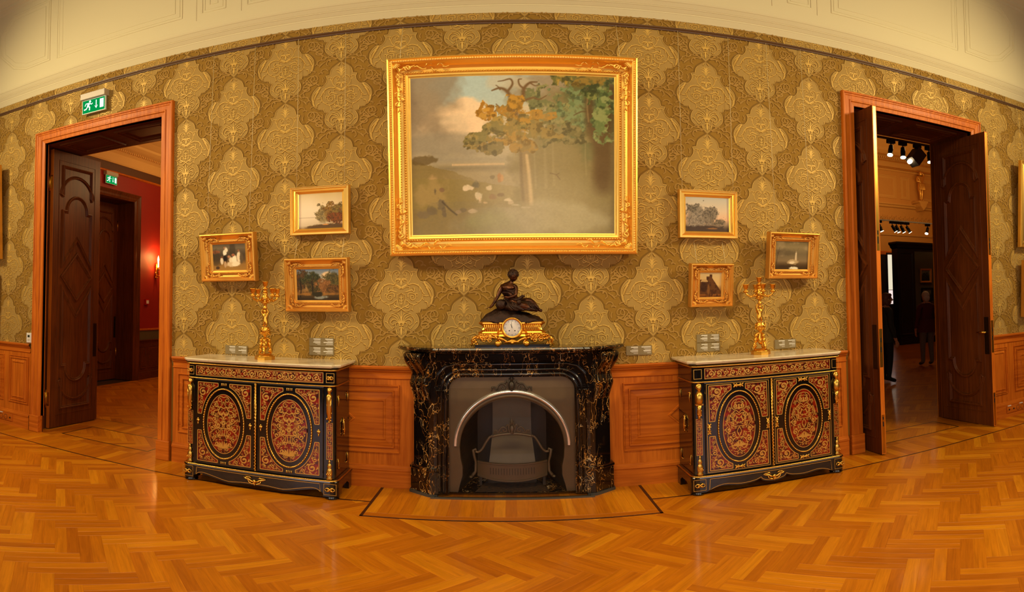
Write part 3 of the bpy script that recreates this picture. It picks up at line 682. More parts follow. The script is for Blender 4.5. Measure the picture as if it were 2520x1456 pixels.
# firebox: splayed sides, back with chimney breast
b = MB(); bx, by = .24, .30
b.loops([[(p[0] * .985, FY + .07, p[1]) for p in ao], [(max(-.30, min(.30, p[0] * .8)), by, .06 + (p[1] - .03) * .98) for p in ao]], False)
b.loops([[(max(-.30, min(.30, p[0] * .8)), by, .06 + (p[1] - .03) * .98) for p in ao]], False, 0, False, False, True)
b.obj('firebox', M_IRON2, fp)
b = MB(); b.loops([[(-.165, .24, .72 + .3), (.165, .24, 1.02)], [(-.165, .22, .60), (.165, .22, .60)], [(-.165, .18, .48), (.165, .18, .48)], [(-.185, .10, .30), (.185, .10, .30)], [(-.20, .05, .16), (.20, .05, .16)]], False)
for s in (-1, 1): b.loops([[(s * .165, .24, 1.02), (s * .165, .32, 1.02)], [(s * .165, .22, .60), (s * .165, .32, .60)], [(s * .165, .18, .48), (s * .165, .32, .48)], [(s * .185, .10, .30), (s * .185, .32, .30)], [(s * .2, .05, .16), (s * .2, .32, .16)]], False)
b.obj('fireback', M_IRON, fp)
b = MB(); b.add([(-.50, FY + .03, .024), (.50, FY + .03, .024), (.34, .30, .05), (-.34, .30, .05)], [(0, 1, 2, 3)]); b.obj('hearth_tile', M_MARB, fp, fix=False)
t = NT('sooty_stone'); nn = t.noise(t.coord((1, 3, 1)), 30., 4., .7); M_SOOT = t.done(t.ramp(nn.outputs[0], [(.4, lin((22, 15, 10))), (.68, lin((110, 76, 40)))]), .6)
MB().add([(-.30, FY + .05, .027), (.30, FY + .05, .027), (.22, .1, .047), (-.22, .1, .047)], [(0, 1, 2, 3)]).obj('ash_bed', M_SOOT, fp, fix=False)
# polished steel hoop
q = arc(0, .43, .452, 182, -2, 48)
b = MB(); cs = [(-.018, 0), (-.016, .012), (-.006, .020), (.006, .020), (.016, .012), (.018, 0)]
L = [[((.452 + c[0]) * math.cos(math.radians(180 - 180 * k / 48)), FY + .03 - c[1], .435 + (.452 + c[0]) * math.sin(math.radians(180 * k / 48))) for c in cs] for k in range(49)]
b.loops(L, False, 0, True); b.obj('steel_hoop', M_CHROME, fp)
b = MB(); L = [[((.425 + c) * math.cos(math.radians(180 - 180 * k / 40)), FY + .03 - h, .425 + (.425 + c) * math.sin(math.radians(180 * k / 40))) for c, h in ((-.012, 0), (-.006, .012), (.012, .006))] for k in range(41)]
b.loops(L, False, 0, True); b.obj('arch_rim', M_IRON, fp)
# crest with scrolls: used above the hoop and on the grate
def crest(sc, y, z0, r):
    b = MB(); T = lambda pts: [(p[0] * sc, y, z0 + p[1] * sc) for p in pts]
    for s in (-1, 1):
        b.tube(T([(s * p[0], p[1]) for p in crv([(.16, .0), (.15, .03), (.135, .035), (.13, .02), (.115, .005), (.09, .02)], 4)]), r * .8, 6)
        b.tube(T([(s * p[0], p[1]) for p in crv([(.12, .01), (.10, .05), (.075, .062), (.05, .045), (.05, .025), (.07, .018), (.08, .032), (.07, .04)], 5)]), r, 6)
        b.tube(T([(s * p[0], p[1]) for p in crv([(.055, .06), (.04, .085), (.03, .07), (.026, .03), (.012, .0)], 5)]), r, 6)
        b.tube(T([(s * p[0], p[1]) for p in crv([(.02, .105), (.012, .09), (.02, .075), (.026, .05)], 4)]), r * .8, 6)
        b.ball(T([(s * .154, .03)])[0], r * 1.3, 6, 4)
    b.ball((0, y - r, z0 + .045 * sc), (.022 * sc, r * 2.2, .036 * sc), 8, 6); b.ball((0, y - r * .5, z0 + .012 * sc), (.016 * sc, r * 1.8, .016 * sc), 8, 5)
    b.tube(T([(0, .08), (0, .11), (0, .145)]), [r * 1.6, r * 1.8, r * .3], 6)
    for a in (.10, .12): b.tube(T([(-.018, a), (0, a - .008), (.018, a)]), r * .6, 5)
    return b
crest(1.0, FY + .022, .892, .0075).obj('crest', M_IRON2, fp)
# grate
gr = empty('fire_grate', (.012, 0, .05), 0, 'dark cast-iron fire grate with scrolled crest inside the fireplace', 'grate')
G = lambda z: z - .05
GY = -.02
b = MB(); L = []
for k in range(25):
    u = -1 + 2 * k / 24; y = GY - .075 * (1 - u * u); x = .285 * u
    L.append([(x, y + .006, G(.275 - .012 * (1 - u * u))), (x, y - .008, G(.272 - .012 * (1 - u * u))), (x, y - .008, G(.262 - .012 * (1 - u * u))), (x, y, G(.258 - .012 * (1 - u * u))), (x, y, G(.155 - .035 * (1 - u * u))), (x, y - .008, G(.150 - .035 * (1 - u * u))), (x, y - .008, G(.138 - .035 * (1 - u * u))), (x, y + .006, G(.135 - .035 * (1 - u * u)))])
b.loops(L, False, 0, False); b.obj('basket_front', M_IRON, gr)
for k in range(17):
    u = -.62 + 1.24 * k / 16; y = GY - .075 * (1 - u * u); MB().box(.285 * u - .0022, .285 * u + .0022, y - .004, y + .002, G(.165), G(.222)).obj('basket_bar', M_IRON2, gr)
for s in (-1, 1):
    b = MB(); b.tube([(s * .335, GY, G(.125)), (s * .318, GY - .005, G(.15)), (s * .300, GY, G(.175)), (s * .298, GY, G(.26)), (s * .312, GY, G(.315)), (s * .318, GY, G(.365)), (s * .300, GY, G(.375)), (s * .292, GY, G(.35))], [.011, .014, .013, .011, .012, .014, .01, .007], 8)
    b.ball((s * .338, GY - .01, G(.128)), (.018, .022, .012), 8, 5); b.obj('grate_leg', M_IRON, gr)
    b = MB(); q = crv([(.300, .350), (.275, .348), (.245, .375), (.215, .43), (.185, .475), (.165, .485)], 5); b.tube([(s * p[0], GY, G(p[1])) for p in q], .011, 8); b.obj('grate_arm', M_IRON, gr)
    MB().ball((s * .165, GY - .006, G(.487)), .012, 8, 6).obj('grate_knob', M_IRON, gr)
b = MB(); b.tube([(p[0], GY, G(p[1])) for p in crv([(-.165, .483), (-.09, .50), (0, .506), (.09, .50), (.165, .483)], 5)], [.011] * 21, 8); b.obj('grate_rail', M_IRON, gr)
crest(.92, GY - .004, G(.508), .0068).obj('crest', M_IRON, gr)
b = MB(); b.loops([[(-.28, GY, G(.13)), (.28, GY, G(.13))], [(-.2, .15, G(.13)), (.2, .15, G(.13))]], False); b.box(-.27, -.25, GY, .02, G(.05), G(.13)); b.box(.25, .27, GY, .02, G(.05), G(.13)); b.box(-.2, .2, .04, .06, G(.052), G(.13)); b.obj('grate_bed', M_IRON2, gr)
# glass fire guard
t = NT('clear_glass'); g = t.n('ShaderNodeBsdfGlass', {'Roughness': 0., 'IOR': 1.45}); tr = t.n('ShaderNodeBsdfTransparent', {'Color': (.96, .96, .95, 1)}); lw = t.n('ShaderNodeLayerWeight', {'Blend': .12}); gl = t.n('ShaderNodeBsdfGlossy', {'Roughness': .01, 'Color': (1, 1, 1, 1)})
mx = t.n('ShaderNodeMixShader', {0: lw.outputs['Fresnel'], 1: tr.outputs[0], 2: gl.outputs[0]}); t.t.links.new(mx.outputs[0], t.out.inputs[0]); M_GLASS = t.m
gg = empty('fire_guard', (.012, -.252, 0), 0, 'low clear glass fire guard standing across the hearth opening', 'fire guard')
MB().box(-.61, .61, 0, .006, .012, .93).obj('glass_pane', M_GLASS, gg)
for s in (-1, 1): MB().box(*sorted((s * .61, s * .604)), -.0, .028, .012, .93).obj('glass_return', M_GLASS, gg)
MB().box(-.64, .64, -.014, .02, 0, .012).obj('base_strip', plain('grey_metal_strip', (86, 80, 70), .45, .4), gg)

# ================================================================== MANTEL CLOCK
M_BRONZE = NT('dark_bronze'); nn = M_BRONZE.noise(M_BRONZE.coord(), 22., 3.); M_BRONZE = M_BRONZE.done(M_BRONZE.ramp(nn.outputs[0], [(.35, lin((52, 28, 16))), (.7, lin((104, 60, 32)))]), .28, .75)
M_BRONZED = NT('rough_bronze'); nn = M_BRONZED.noise(M_BRONZED.coord(), 40., 5., .7); M_BRONZED = M_BRONZED.done(M_BRONZED.ramp(nn.outputs[0], [(.3, lin((28, 17, 12))), (.75, lin((70, 42, 26)))]), .42, .6, Normal=M_BRONZED.bump(nn.outputs[0], .6, .01))
ck = empty('mantel_clock', (.02, -.19, 1.2555), 0, 'gilt and bronze mantel clock with a seated draped figure on the black marble shelf', 'clock')
MB().prism(offset([(-.29, -.10), (.29, -.10), (.31, .07), (-.31, .07)], 0), 0, .022, 'xy').obj('plinth', M_BLACKHOLE if 0 else plain('black_marble_base', (24, 18, 15), .15), ck)
# gilt body, profile swept round an oblong plan
def oblong(hw, hd): return [(-hw, hd), (-hw, -hd * .55), (-hw + .03, -hd * .8), (-hw * .45, -hd * .82), (-hw * .38, -hd), (hw * .38, -hd), (hw * .45, -hd * .82), (hw - .03, -hd * .8), (hw, -hd * .55), (hw, hd)]
b = MB(); b.loops([[(p[0], p[1], z) for p in oblong(w_, d_)] for w_, d_, z in ((.27, .078, .078), (.275, .082, .086), (.262, .076, .10), (.268, .078, .112), (.256, .072, .122), (.236, .060, .135), (.228, .056, .152), (.234, .060, .168), (.248, .066, .178), (.26, .074, .184), (.262, .074, .194), (.25, .068, .20))], True, 0, False, True, True)
b.obj('clock_body', M_GOLD, ck)
for k in range(-14, 15):
    if abs(k) < 4: continue
    x = k * .0155; b = MB(); b.tube([(x, -.064 * (.82 if abs(x) > .1 else 1) - .002, .122), (x + .003, -.058 * (.82 if abs(x) > .1 else 1) - .002, .15), (x, -.066 * (.82 if abs(x) > .1 else 1) - .004, .178)], .005, 5); b.obj('flute', M_GOLD, ck)
# drum with dial
def ringy(b, r0, r1, y0, y1, zc, mi=0, n=32):
    L = [[(r * math.cos(2 * PI * k / n), y, zc + r * math.sin(2 * PI * k / n)) for k in range(n)] for r, y in ((r1, 0), (r1, y0), ((r0 + r1) / 2 + .003, y1), (r0, y0))]
    return b.loops(L, True, mi, True)
DZ = .152
b = MB(); ringy(b, .066, .084, -.088, -.098, DZ); b.lathe([(.0, 0), (.0, 0)], 4) if 0 else None; b.obj('dial_bezel', M_GOLD, ck)
b = MB()
for k in range(40): a = 2 * PI * k / 40; b.ball((.077 * math.cos(a), -.097, DZ + .077 * math.sin(a)), .0034, 5, 4)
b.obj('bezel_beads', M_GOLD, ck)
b = MB(); b.loops([[(.068 * math.cos(2 * PI * k / 32), -.082 - .004 * 0, DZ + .068 * math.sin(2 * PI * k / 32)) for k in range(32)]], True, 0, False, False, True); dial = b.obj('dial', plain('white_enamel', (236, 228, 214), .2), ck)
b = MB()
for k in range(12):
    a = PI / 2 - 2 * PI * k / 12
    for off_ in (-.004, 0, .004) if k % 3 == 0 else (-.002, .002): b.ribbon([(.050 * math.cos(a) - off_ * math.sin(a), DZ + .050 * math.sin(a) + off_ * math.cos(a)), (.060 * math.cos(a) - off_ * math.sin(a), DZ + .060 * math.sin(a) + off_ * math.cos(a))], .0014, -.0826)
b.obj('numeral', plain('blue_black_paint', (52, 58, 92), .5), dial, fix=False)
b = MB(); b.ribbon([(0, DZ), (-.012, DZ + .030)], .0028, -.0832); b.ribbon([(.0, DZ), (-.004, DZ + .048)], .0022, -.0834); b.lathe([(.004, 0), (.004, .002)], 10, (0, -.083, DZ)); b.obj('clock_hand', M_BLACKHOLE, dial, fix=False)
for s in (-1, 1): MB().ball((s * .022, -.0815, DZ - .022), .005, 8, 5).obj('winding_hole', M_BLACKHOLE, dial)
L = [[(.067 * math.sin(a) * math.cos(2 * PI * k / 24), -.084 - .010 * math.cos(a), DZ + .067 * math.sin(a) * math.sin(2 * PI * k / 24)) for k in range(24)] for a in (PI / 2, PI / 3, PI / 6, .05)]
MB().loops(L, True, 0, True, False, True).obj('dial_glass', M_GLASS, ck)
# acanthus, scrolls and feet
b = MB()
def scroll3(b, cx, cz, r, s, y=-.085, th=.008, a0=.6, turns=1.5): b.tube([(p[0], y - .012 * i / 20, p[1]) for i, p in enumerate(spiral(cx, cz, r, r * .2, a0 if s > 0 else PI - a0, turns * s, 20))], [th * (1 - .4 * i / 20) for i in range(21)], 6)
for s in (-1, 1):
    scroll3(b, s * .112, .035, .026, s, -.09, .010, 1.8, 1.3); scroll3(b, s * .175, .055, .020, -s, -.082, .007); scroll3(b, s * .225, .060, .022, s, -.075, .008); scroll3(b, s * .29, .022, .020, s, -.06, .009, 2., 1.2)
    b.tube([(s * x, y, z) for x, y, z in ((.115, -.095, .06), (.10, -.10, .075), (.07, -.10, .062), (.04, -.10, .045), (.0, -.105, .038))], [.009, .011, .010, .009, .008], 6)
    b.tube([(s * x, y, z) for x, y, z in ((.272, -.07, .09), (.30, -.068, .075), (.315, -.065, .05), (.308, -.06, .03), (.325, -.06, .014))], [.010, .013, .012, .011, .012], 6)
    b.tube([(s * x, -.085, z) for x, z in ((.10, .07), (.16, .08), (.21, .085), (.27, .09))], [.008] * 4, 6)
    b.ball((s * .112, -.10, .030), (.024, .018, .024), 8, 6); b.ball((s * .112, -.095, .013), (.012, .012, .012), 6, 5)
rr = random.Random(3)
for i in range(110):
    s = rr.choice((-1, 1)); x = rr.uniform(.12, .32); z = .04 + rr.random() * .045 + (.02 if x < .28 else .0); r_ = rr.uniform(.006, .013); b.ball((s * x, -.075 - rr.random() * .022, z), (r_, r_ * .8, r_ * rr.uniform(.6, 1.1)), 6, 4)
for k in range(-4, 5): b.tube([(0, -.098, .062), (k * .008, -.108, .045), (k * .015, -.103, .024 + abs(k) * .004)], [.005, .008, .003], 6)
b.ball((0, -.105, .036), (.013, .012, .010), 8, 6)
b.obj('gilt_garland', M_GOLD, ck)
# rocky bronze mound
b = MB(); N1, N2 = 36, 14; rr = random.Random(5)
rows = []
for i in range(N2 + 1):
    u = i / N2; row = []
    for k in range(N1):
        a = 2 * PI * k / N1; r_ = math.sqrt(max(0, 1 - u ** 1.6)); x = .255 * r_ * math.cos(a) * (1 - .1 * u); y = .078 * r_ * math.sin(a)
        x -= .015 * u; z = .196 + .100 * u * (1 - .15 * math.cos(a)) + .006 * math.sin(7 * a + 5 * u) + .005 * math.sin(13 * a - 9 * u)
        row.append((x, y, z))
    rows.append(row)
b.loops(rows, True, 0, True, True, True); b.obj('bronze_mound', M_BRONZED, ck)
# seated figure (one continuous body grown over a jointed skeleton)
def skin_body(name, joints, edges, root, mat, parent, sub=2, loc=(0, 0, 0), rz=0., sc=1.):
    me = bpy.data.meshes.new(name); keys = list(joints); me.from_pydata([tuple(c * sc for c in joints[k][:3]) for k in keys], [(keys.index(a), keys.index(b_)) for a, b_ in edges], [])
    o = bpy.data.objects.new(name, me); COL.objects.link(o)
    m = o.modifiers.new('skin', 'SKIN'); m.use_smooth_shade = True
    for i, k in enumerate(keys):
        r_ = joints[k][3]; sv = me.skin_vertices[0].data[i]; sv.radius = tuple(q * sc for q in (r_ if isinstance(r_, tuple) else (r_, r_))); sv.use_root = (k == root)
    s_ = o.modifiers.new('sub', 'SUBSURF'); s_.levels = sub; s_.render_levels = sub
    dg = bpy.context.evaluated_depsgraph_get(); ev = o.evaluated_get(dg); nm = bpy.data.meshes.new_from_object(ev)
    bpy.data.objects.remove(o); nm.name = name; nm.materials.clear(); nm.materials.append(mat)
    for p in nm.polygons: p.use_smooth = True
    return link(name, nm, parent, loc, rz)
J = dict(pel=(.015, 0, .345, 0.0496), wai=(-.005, -.004, .395, 0.0397), che=(-.022, -.008, .452, 0.058), clav=(-.022, -.004, .487, 0.0322), nec=(-.004, -.006, .512, 0.0167), hed=(.006, -.014, .528, 0.0174),
         shl=(-.074, -.004, .478, 0.0229), ell=(-.108, -.008, .405, 0.0155), wrl=(-.150, -.02, .335, 0.0118), hal=(-.172, -.03, .312, 0.0112),
         shr=(.034, -.012, .474, 0.0229), elr=(.030, -.052, .405, 0.0161), wrr=(-.028, -.072, .388, 0.0118), har=(-.056, -.07, .395, 0.0112),
         hil=(.02, -.03, .335, 0.0446), knl=(.085, -.075, .325, 0.0322), cal=(.14, -.066, .302, 0.0236), anl=(.185, -.05, .288, 0.0136), fol=(.205, -.062, .282, 0.0124),
         hir=(.04, .012, .338, 0.0446), knr=(.145, -.01, .362, 0.0322), car=(.185, -.02, .32, 0.0223), anr=(.215, -.03, .288, 0.0136), for_=(.24, -.04, .282, 0.0124))
E_ = [('pel', 'wai'), ('wai', 'che'), ('che', 'clav'), ('clav', 'nec'), ('nec', 'hed'), ('clav', 'shl'), ('shl', 'ell'), ('ell', 'wrl'), ('wrl', 'hal'), ('clav', 'shr'), ('shr', 'elr'), ('elr', 'wrr'), ('wrr', 'har'), ('pel', 'hil'), ('hil', 'knl'), ('knl', 'cal'), ('cal', 'anl'), ('anl', 'fol'), ('pel', 'hir'), ('hir', 'knr'), ('knr', 'car'), ('car', 'anr'), ('anr', 'for_')]
fig = skin_body('seated_figure', J, E_, 'pel', M_BRONZE, ck, 2)
b = MB(); hc = Vector((.014, -.018, .560))
b.ball(tuple(hc), (.036, .040, .044), 14, 12); b.ball((hc.x + .006, hc.y - .006, hc.z - .020), (.020, .024, .022), 10, 8)
b.tube([(hc.x + .006, hc.y - .040, hc.z + .006), (hc.x + .010, hc.y - .049, hc.z - .008), (hc.x + .009, hc.y - .040, hc.z - .012)], [.003, .0055, .003], 6)
for s in (-1, 1): b.ball((hc.x + .008 + s * .012, hc.y - .035, hc.z), (.006, .005, .004), 6, 4)
b.ball((hc.x + .010, hc.y - .037, hc.z - .022), (.009, .005, .004), 6, 4)
b.obj('head', M_BRONZE, fig)
b = MB(); rr = random.Random(9)
b.ball((hc.x - .002, hc.y + .004, hc.z + .010), (.043, .044, .042), 12, 9)
for i in range(60):
    a = rr.uniform(0, 2 * PI); e = rr.uniform(-.2, 1.4); p = Vector((.040 * math.cos(e) * math.cos(a), .043 * math.cos(e) * math.sin(a), .041 * math.sin(e)))
    if p.y < -.02 and p.z < .012: continue
    b.ball((hc.x - .002 + p.x, hc.y + .004 + p.y, hc.z + .010 + p.z), rr.uniform(.006, .010), 6, 4)
b.ball((hc.x - .02, hc.y + .032, hc.z + .004), .018, 8, 6); b.obj('hair', M_BRONZED, fig)
for s, hx, hy, hz, dx in ((0, -.172, -.03, .312, -1), (1, -.056, -.07, .395, -1)):
    b = MB(); b.ball((hx, hy, hz), (.012, .009, .006), 8, 5)
    for k in range(4): b.tube([(hx + dx * .006, hy - .006 + k * .004, hz), (hx + dx * .016, hy - .008 + k * .005, hz + .001), (hx + dx * (.022 + .002 * (k in (1, 2))), hy - .009 + k * .006, hz - .004)], [.0028, .0026, .0018], 5)
    b.tube([(hx + dx * .001, hy - .008, hz), (hx + dx * .010, hy - .016, hz - .001)], [.003, .002], 5)
    b.obj('hand', M_BRONZE, fig)
# drapery over hips, folds
b = MB()
for k in range(15):
    u = k / 14; x0 = -.03 + .05 * u
    b.tube(crv([(x0 - .02, -.03 - .01 * math.sin(k), .37 - .02 * u), (x0 + .03 * u, -.075 + .006 * math.sin(2 * k), .34 - .02 * u), (x0 + .09 * u, -.085 + .006 * math.cos(3 * k), .312), (x0 + .16 * u + .02, -.082, .29)], 5), [.008 + .003 * math.sin(k * 2.1)] * 16, 6)
for k in range(6): b.tube(crv([(-.05 + .012 * k, -.046, .452 - .006 * k), (-.01 + .008 * k, -.052, .445 - .008 * k), (.03, -.045, .45 - .01 * k)], 4), .006, 5)
b.tube(crv([(-.02, -.04, .385), (.03, -.055, .372), (.06, -.06, .38), (.08, -.055, .395)], 4), .013, 6); b.ball((.085, -.06, .398), (.018, .014, .012), 7, 5)
b.ball((.055, -.09, .352), (.018, .018, .022), 10, 8); b.ball((-.085, -.04, .335), (.045, .03, .042), 10, 8)
b.ball((.035, -.012, .318), (.125, .058, .040), 14, 8); b.ball((.10, -.03, .335), (.07, .045, .030), 12, 8); b.ball((-.02, .0, .36), (.055, .05, .045), 12, 8)
for k in range(10): b.tube(crv([(.0 + .018 * k, -.062, .352 - .002 * k), (.02 + .018 * k, -.080 - .004 * (k % 2), .325), (.03 + .02 * k, -.076, .298)], 4), .009, 6)
b.obj('drapery', M_BRONZED, fig)
# ================================================================== TWO BOULLE CABINETS
M_BLACK = plain('black_lacquer', (14, 11, 9), .12, 0., 0., Coat_Weight=.4, Coat_Roughness=.05)
t = NT('red_tortoiseshell'); nn = t.noise(t.coord(), 26., 3.); M_TORT = t.done(t.ramp(nn.outputs[0], [(.38, lin((56, 14, 6))), (.62, lin((132, 24, 8)))]), .18, 0., Coat_Weight=.3)
M_INB = plain('brass_inlay', (218, 170, 80), .35, .6)
M_ORM = plain('ormolu', (222, 174, 78), .30, 1.)
t = NT('white_marble'); nn = t.noise(t.coord(), 3., 5., .6, 1.2); M_WMARB = t.done(t.ramp(nn.outputs[0], [(.35, lin((196, 176, 138))), (.55, lin((222, 206, 172)))]), .14)
def scrollfill(inside, bbox, seed, rmax, rmin, mirror=None, tries=260):
    r_ = random.Random(seed); C = []; out = []; x0, x1, z0, z1 = bbox; r = rmax
    while r > rmin:
        for _ in range(tries):
            x, z = r_.uniform(x0, x1), r_.uniform(z0, z1)
            if mirror is not None and x < mirror + r * .9: continue
            if any((x - c[0]) ** 2 + (z - c[1]) ** 2 < (r + c[2]) ** 2 for c in C): continue
            if not all(inside(x + r * math.cos(a), z + r * math.sin(a)) for a in [k * PI / 4 for k in range(8)]): continue
            C.append((x, z, r))
        r *= .80
    for x, z, r in C:
        a0 = r_.uniform(0, 2 * PI); s = r_.choice((-1, 1)); q = [(spiral(x, z, r * .92, r * .16, a0, s * 1.35, 11), taper(r * .22, r * .36))]
        for k in range(3):
            a = a0 + s * (k + .5) * 1.9; p = (x + r * .85 * math.cos(a), z + r * .85 * math.sin(a)); e = (x + r * 1.18 * math.cos(a + s * .75), z + r * 1.18 * math.sin(a + s * .75))
            if inside(*e): q.append(([p, ((p[0] + e[0]) / 2 + .15 * r * math.cos(a), (p[1] + e[1]) / 2 + .15 * r * math.sin(a)), e], belly(r * .36)))
        q.append(([(x - r * .12, z), (x, z + r * .12), (x + r * .12, z)], r * .22))
        out += q
        if mirror is not None: out += [([(2 * mirror - p[0], p[1]) for p in st_], w_) for st_, w_ in q]
    return out
def lay(strokes, y, step=1.2e-5):
    b = MB()
    for i, (st_, w_) in enumerate(strokes): b.ribbon(st_, w_, y - (i % 40) * step)
    return b
def ell(cx, cz, a, c, n=48): return [(cx + a * math.cos(2 * PI * k / n), cz + c * math.sin(2 * PI * k / n)) for k in range(n)]
def plan(hw, yf, r, n=5, yb=-.06):
    pts = [(-hw, yb)] + [(-hw + r - r * math.cos(PI / 2 * k / n), yf + r - r * math.sin(PI / 2 * k / n)) for k in range(n + 1)] + [(hw - r + r * math.sin(PI / 2 * k / n), yf + r - r * math.cos(PI / 2 * k / n)) for k in range(n + 1)] + [(hw, yb)]
    return pts
def plan_cut(hw, yf, c, yb=-.005): return [(-hw, yb), (-hw, yf + c * 1.1), (-hw + c * .35, yf + c * .75), (-hw + c * .75, yf + c * .55), (-hw + c, yf), (hw - c, yf), (hw - c * .75, yf + c * .55), (hw - c * .35, yf + c * .75), (hw, yf + c * 1.1), (hw, yb)]
def rope(pl, z, r, yb_skip=True):           # gilt ribbed moulding along a plan outline
    b = MB(); b.tube([(p[0], p[1], z) for p in pl], r, 6)
    P = np.array(pl); d = np.r_[0, np.cumsum(np.linalg.norm(np.diff(P, axis=0), axis=1))]; n = int(d[-1] / (r * 2.1))
    for k in range(n): q = d[-1] * (k + .5) / n; b.ball((float(np.interp(q, d, P[:, 0])), float(np.interp(q, d, P[:, 1])), z), (r * .95, r * 1.35, r * 1.1), 5, 3)
    return b
def bead_ring(cx, cz, a, c, y, r, n):
    b = MB(); b.tube([(p[0], y, p[1]) for p in ell(cx, cz, a, c, 56)], r * .8, 6, 0, True)
    for k in range(n): q = 2 * PI * k / n; b.ball((cx + a * math.cos(q), y - r * .5, cz + c * math.sin(q)), (r * .85, r * .8, r * .85), 6, 4)
    return b
def mount_rosette(x, z, y, w_, h_, b=None):
    b = b or MB()
    for k in range(4):
        a = PI / 4 + k * PI / 2; b.tube([(x, y, z), (x + w_ * .5 * math.cos(a), y - .006, z + h_ * .5 * math.sin(a)), (x + w_ * .9 * math.cos(a), y - .002, z + h_ * .9 * math.sin(a))], [.006, .009, .003], 6)
    for s in (-1, 1): b.tube([(x + p[0] * w_, y - .004, z + p[1] * h_) for p in [(s * q[0], q[1]) for q in arc(.55, 0, .42, 0, 360, 14)]], .004, 5)
    b.ball((x, y - .006, z), (.009, .008, .012), 8, 6); return b
def mount_cluster(x, z, y, w_, h_, seed):    # leafy gilt ornament
    r_ = random.Random(seed); b = MB()
    for s in (-1, 1):
        for k in range(4):
            u = (k + .6) / 4; L_ = .5 + .5 * (k % 2)
            if w_ > h_: b.tube([(x + s * w_ * u * .7, y, z), (x + s * w_ * u * .9, y - .004, z + h_ * .7 * L_), (x + s * w_ * min(1, u * 1.05), y - .001, z + h_ * L_ * .9)], [.005, .006, .002], 5); b.tube([(x + s * w_ * u * .7, y, z), (x + s * w_ * u * .9, y - .004, z - h_ * .7 * L_), (x + s * w_ * min(1, u * 1.05), y - .001, z - h_ * L_ * .9)], [.005, .006, .002], 5)
            else: b.tube([(x, y, z + s * h_ * u * .7), (x + w_ * .7 * L_, y - .004, z + s * h_ * u * .9), (x + w_ * L_ * .9, y - .001, z + s * h_ * min(1, u * 1.05))], [.005, .006, .002], 5); b.tube([(x, y, z + s * h_ * u * .7), (x - w_ * .7 * L_, y - .004, z + s * h_ * u * .9), (x - w_ * L_ * .9, y - .001, z + s * h_ * min(1, u * 1.05))], [.005, .006, .002], 5)
    if w_ > h_: b.tube([(x - w_ * .85, y - .003, z), (x, y - .006, z), (x + w_ * .85, y - .003, z)], [.003, .007, .003], 6)
    else: b.tube([(x, y - .003, z - h_ * .85), (x, y - .006, z), (x, y - .003, z + h_ * .85)], [.003, .007, .003], 6)
    b.ball((x, y - .008, z), (.008, .007, .008), 7, 5); return b
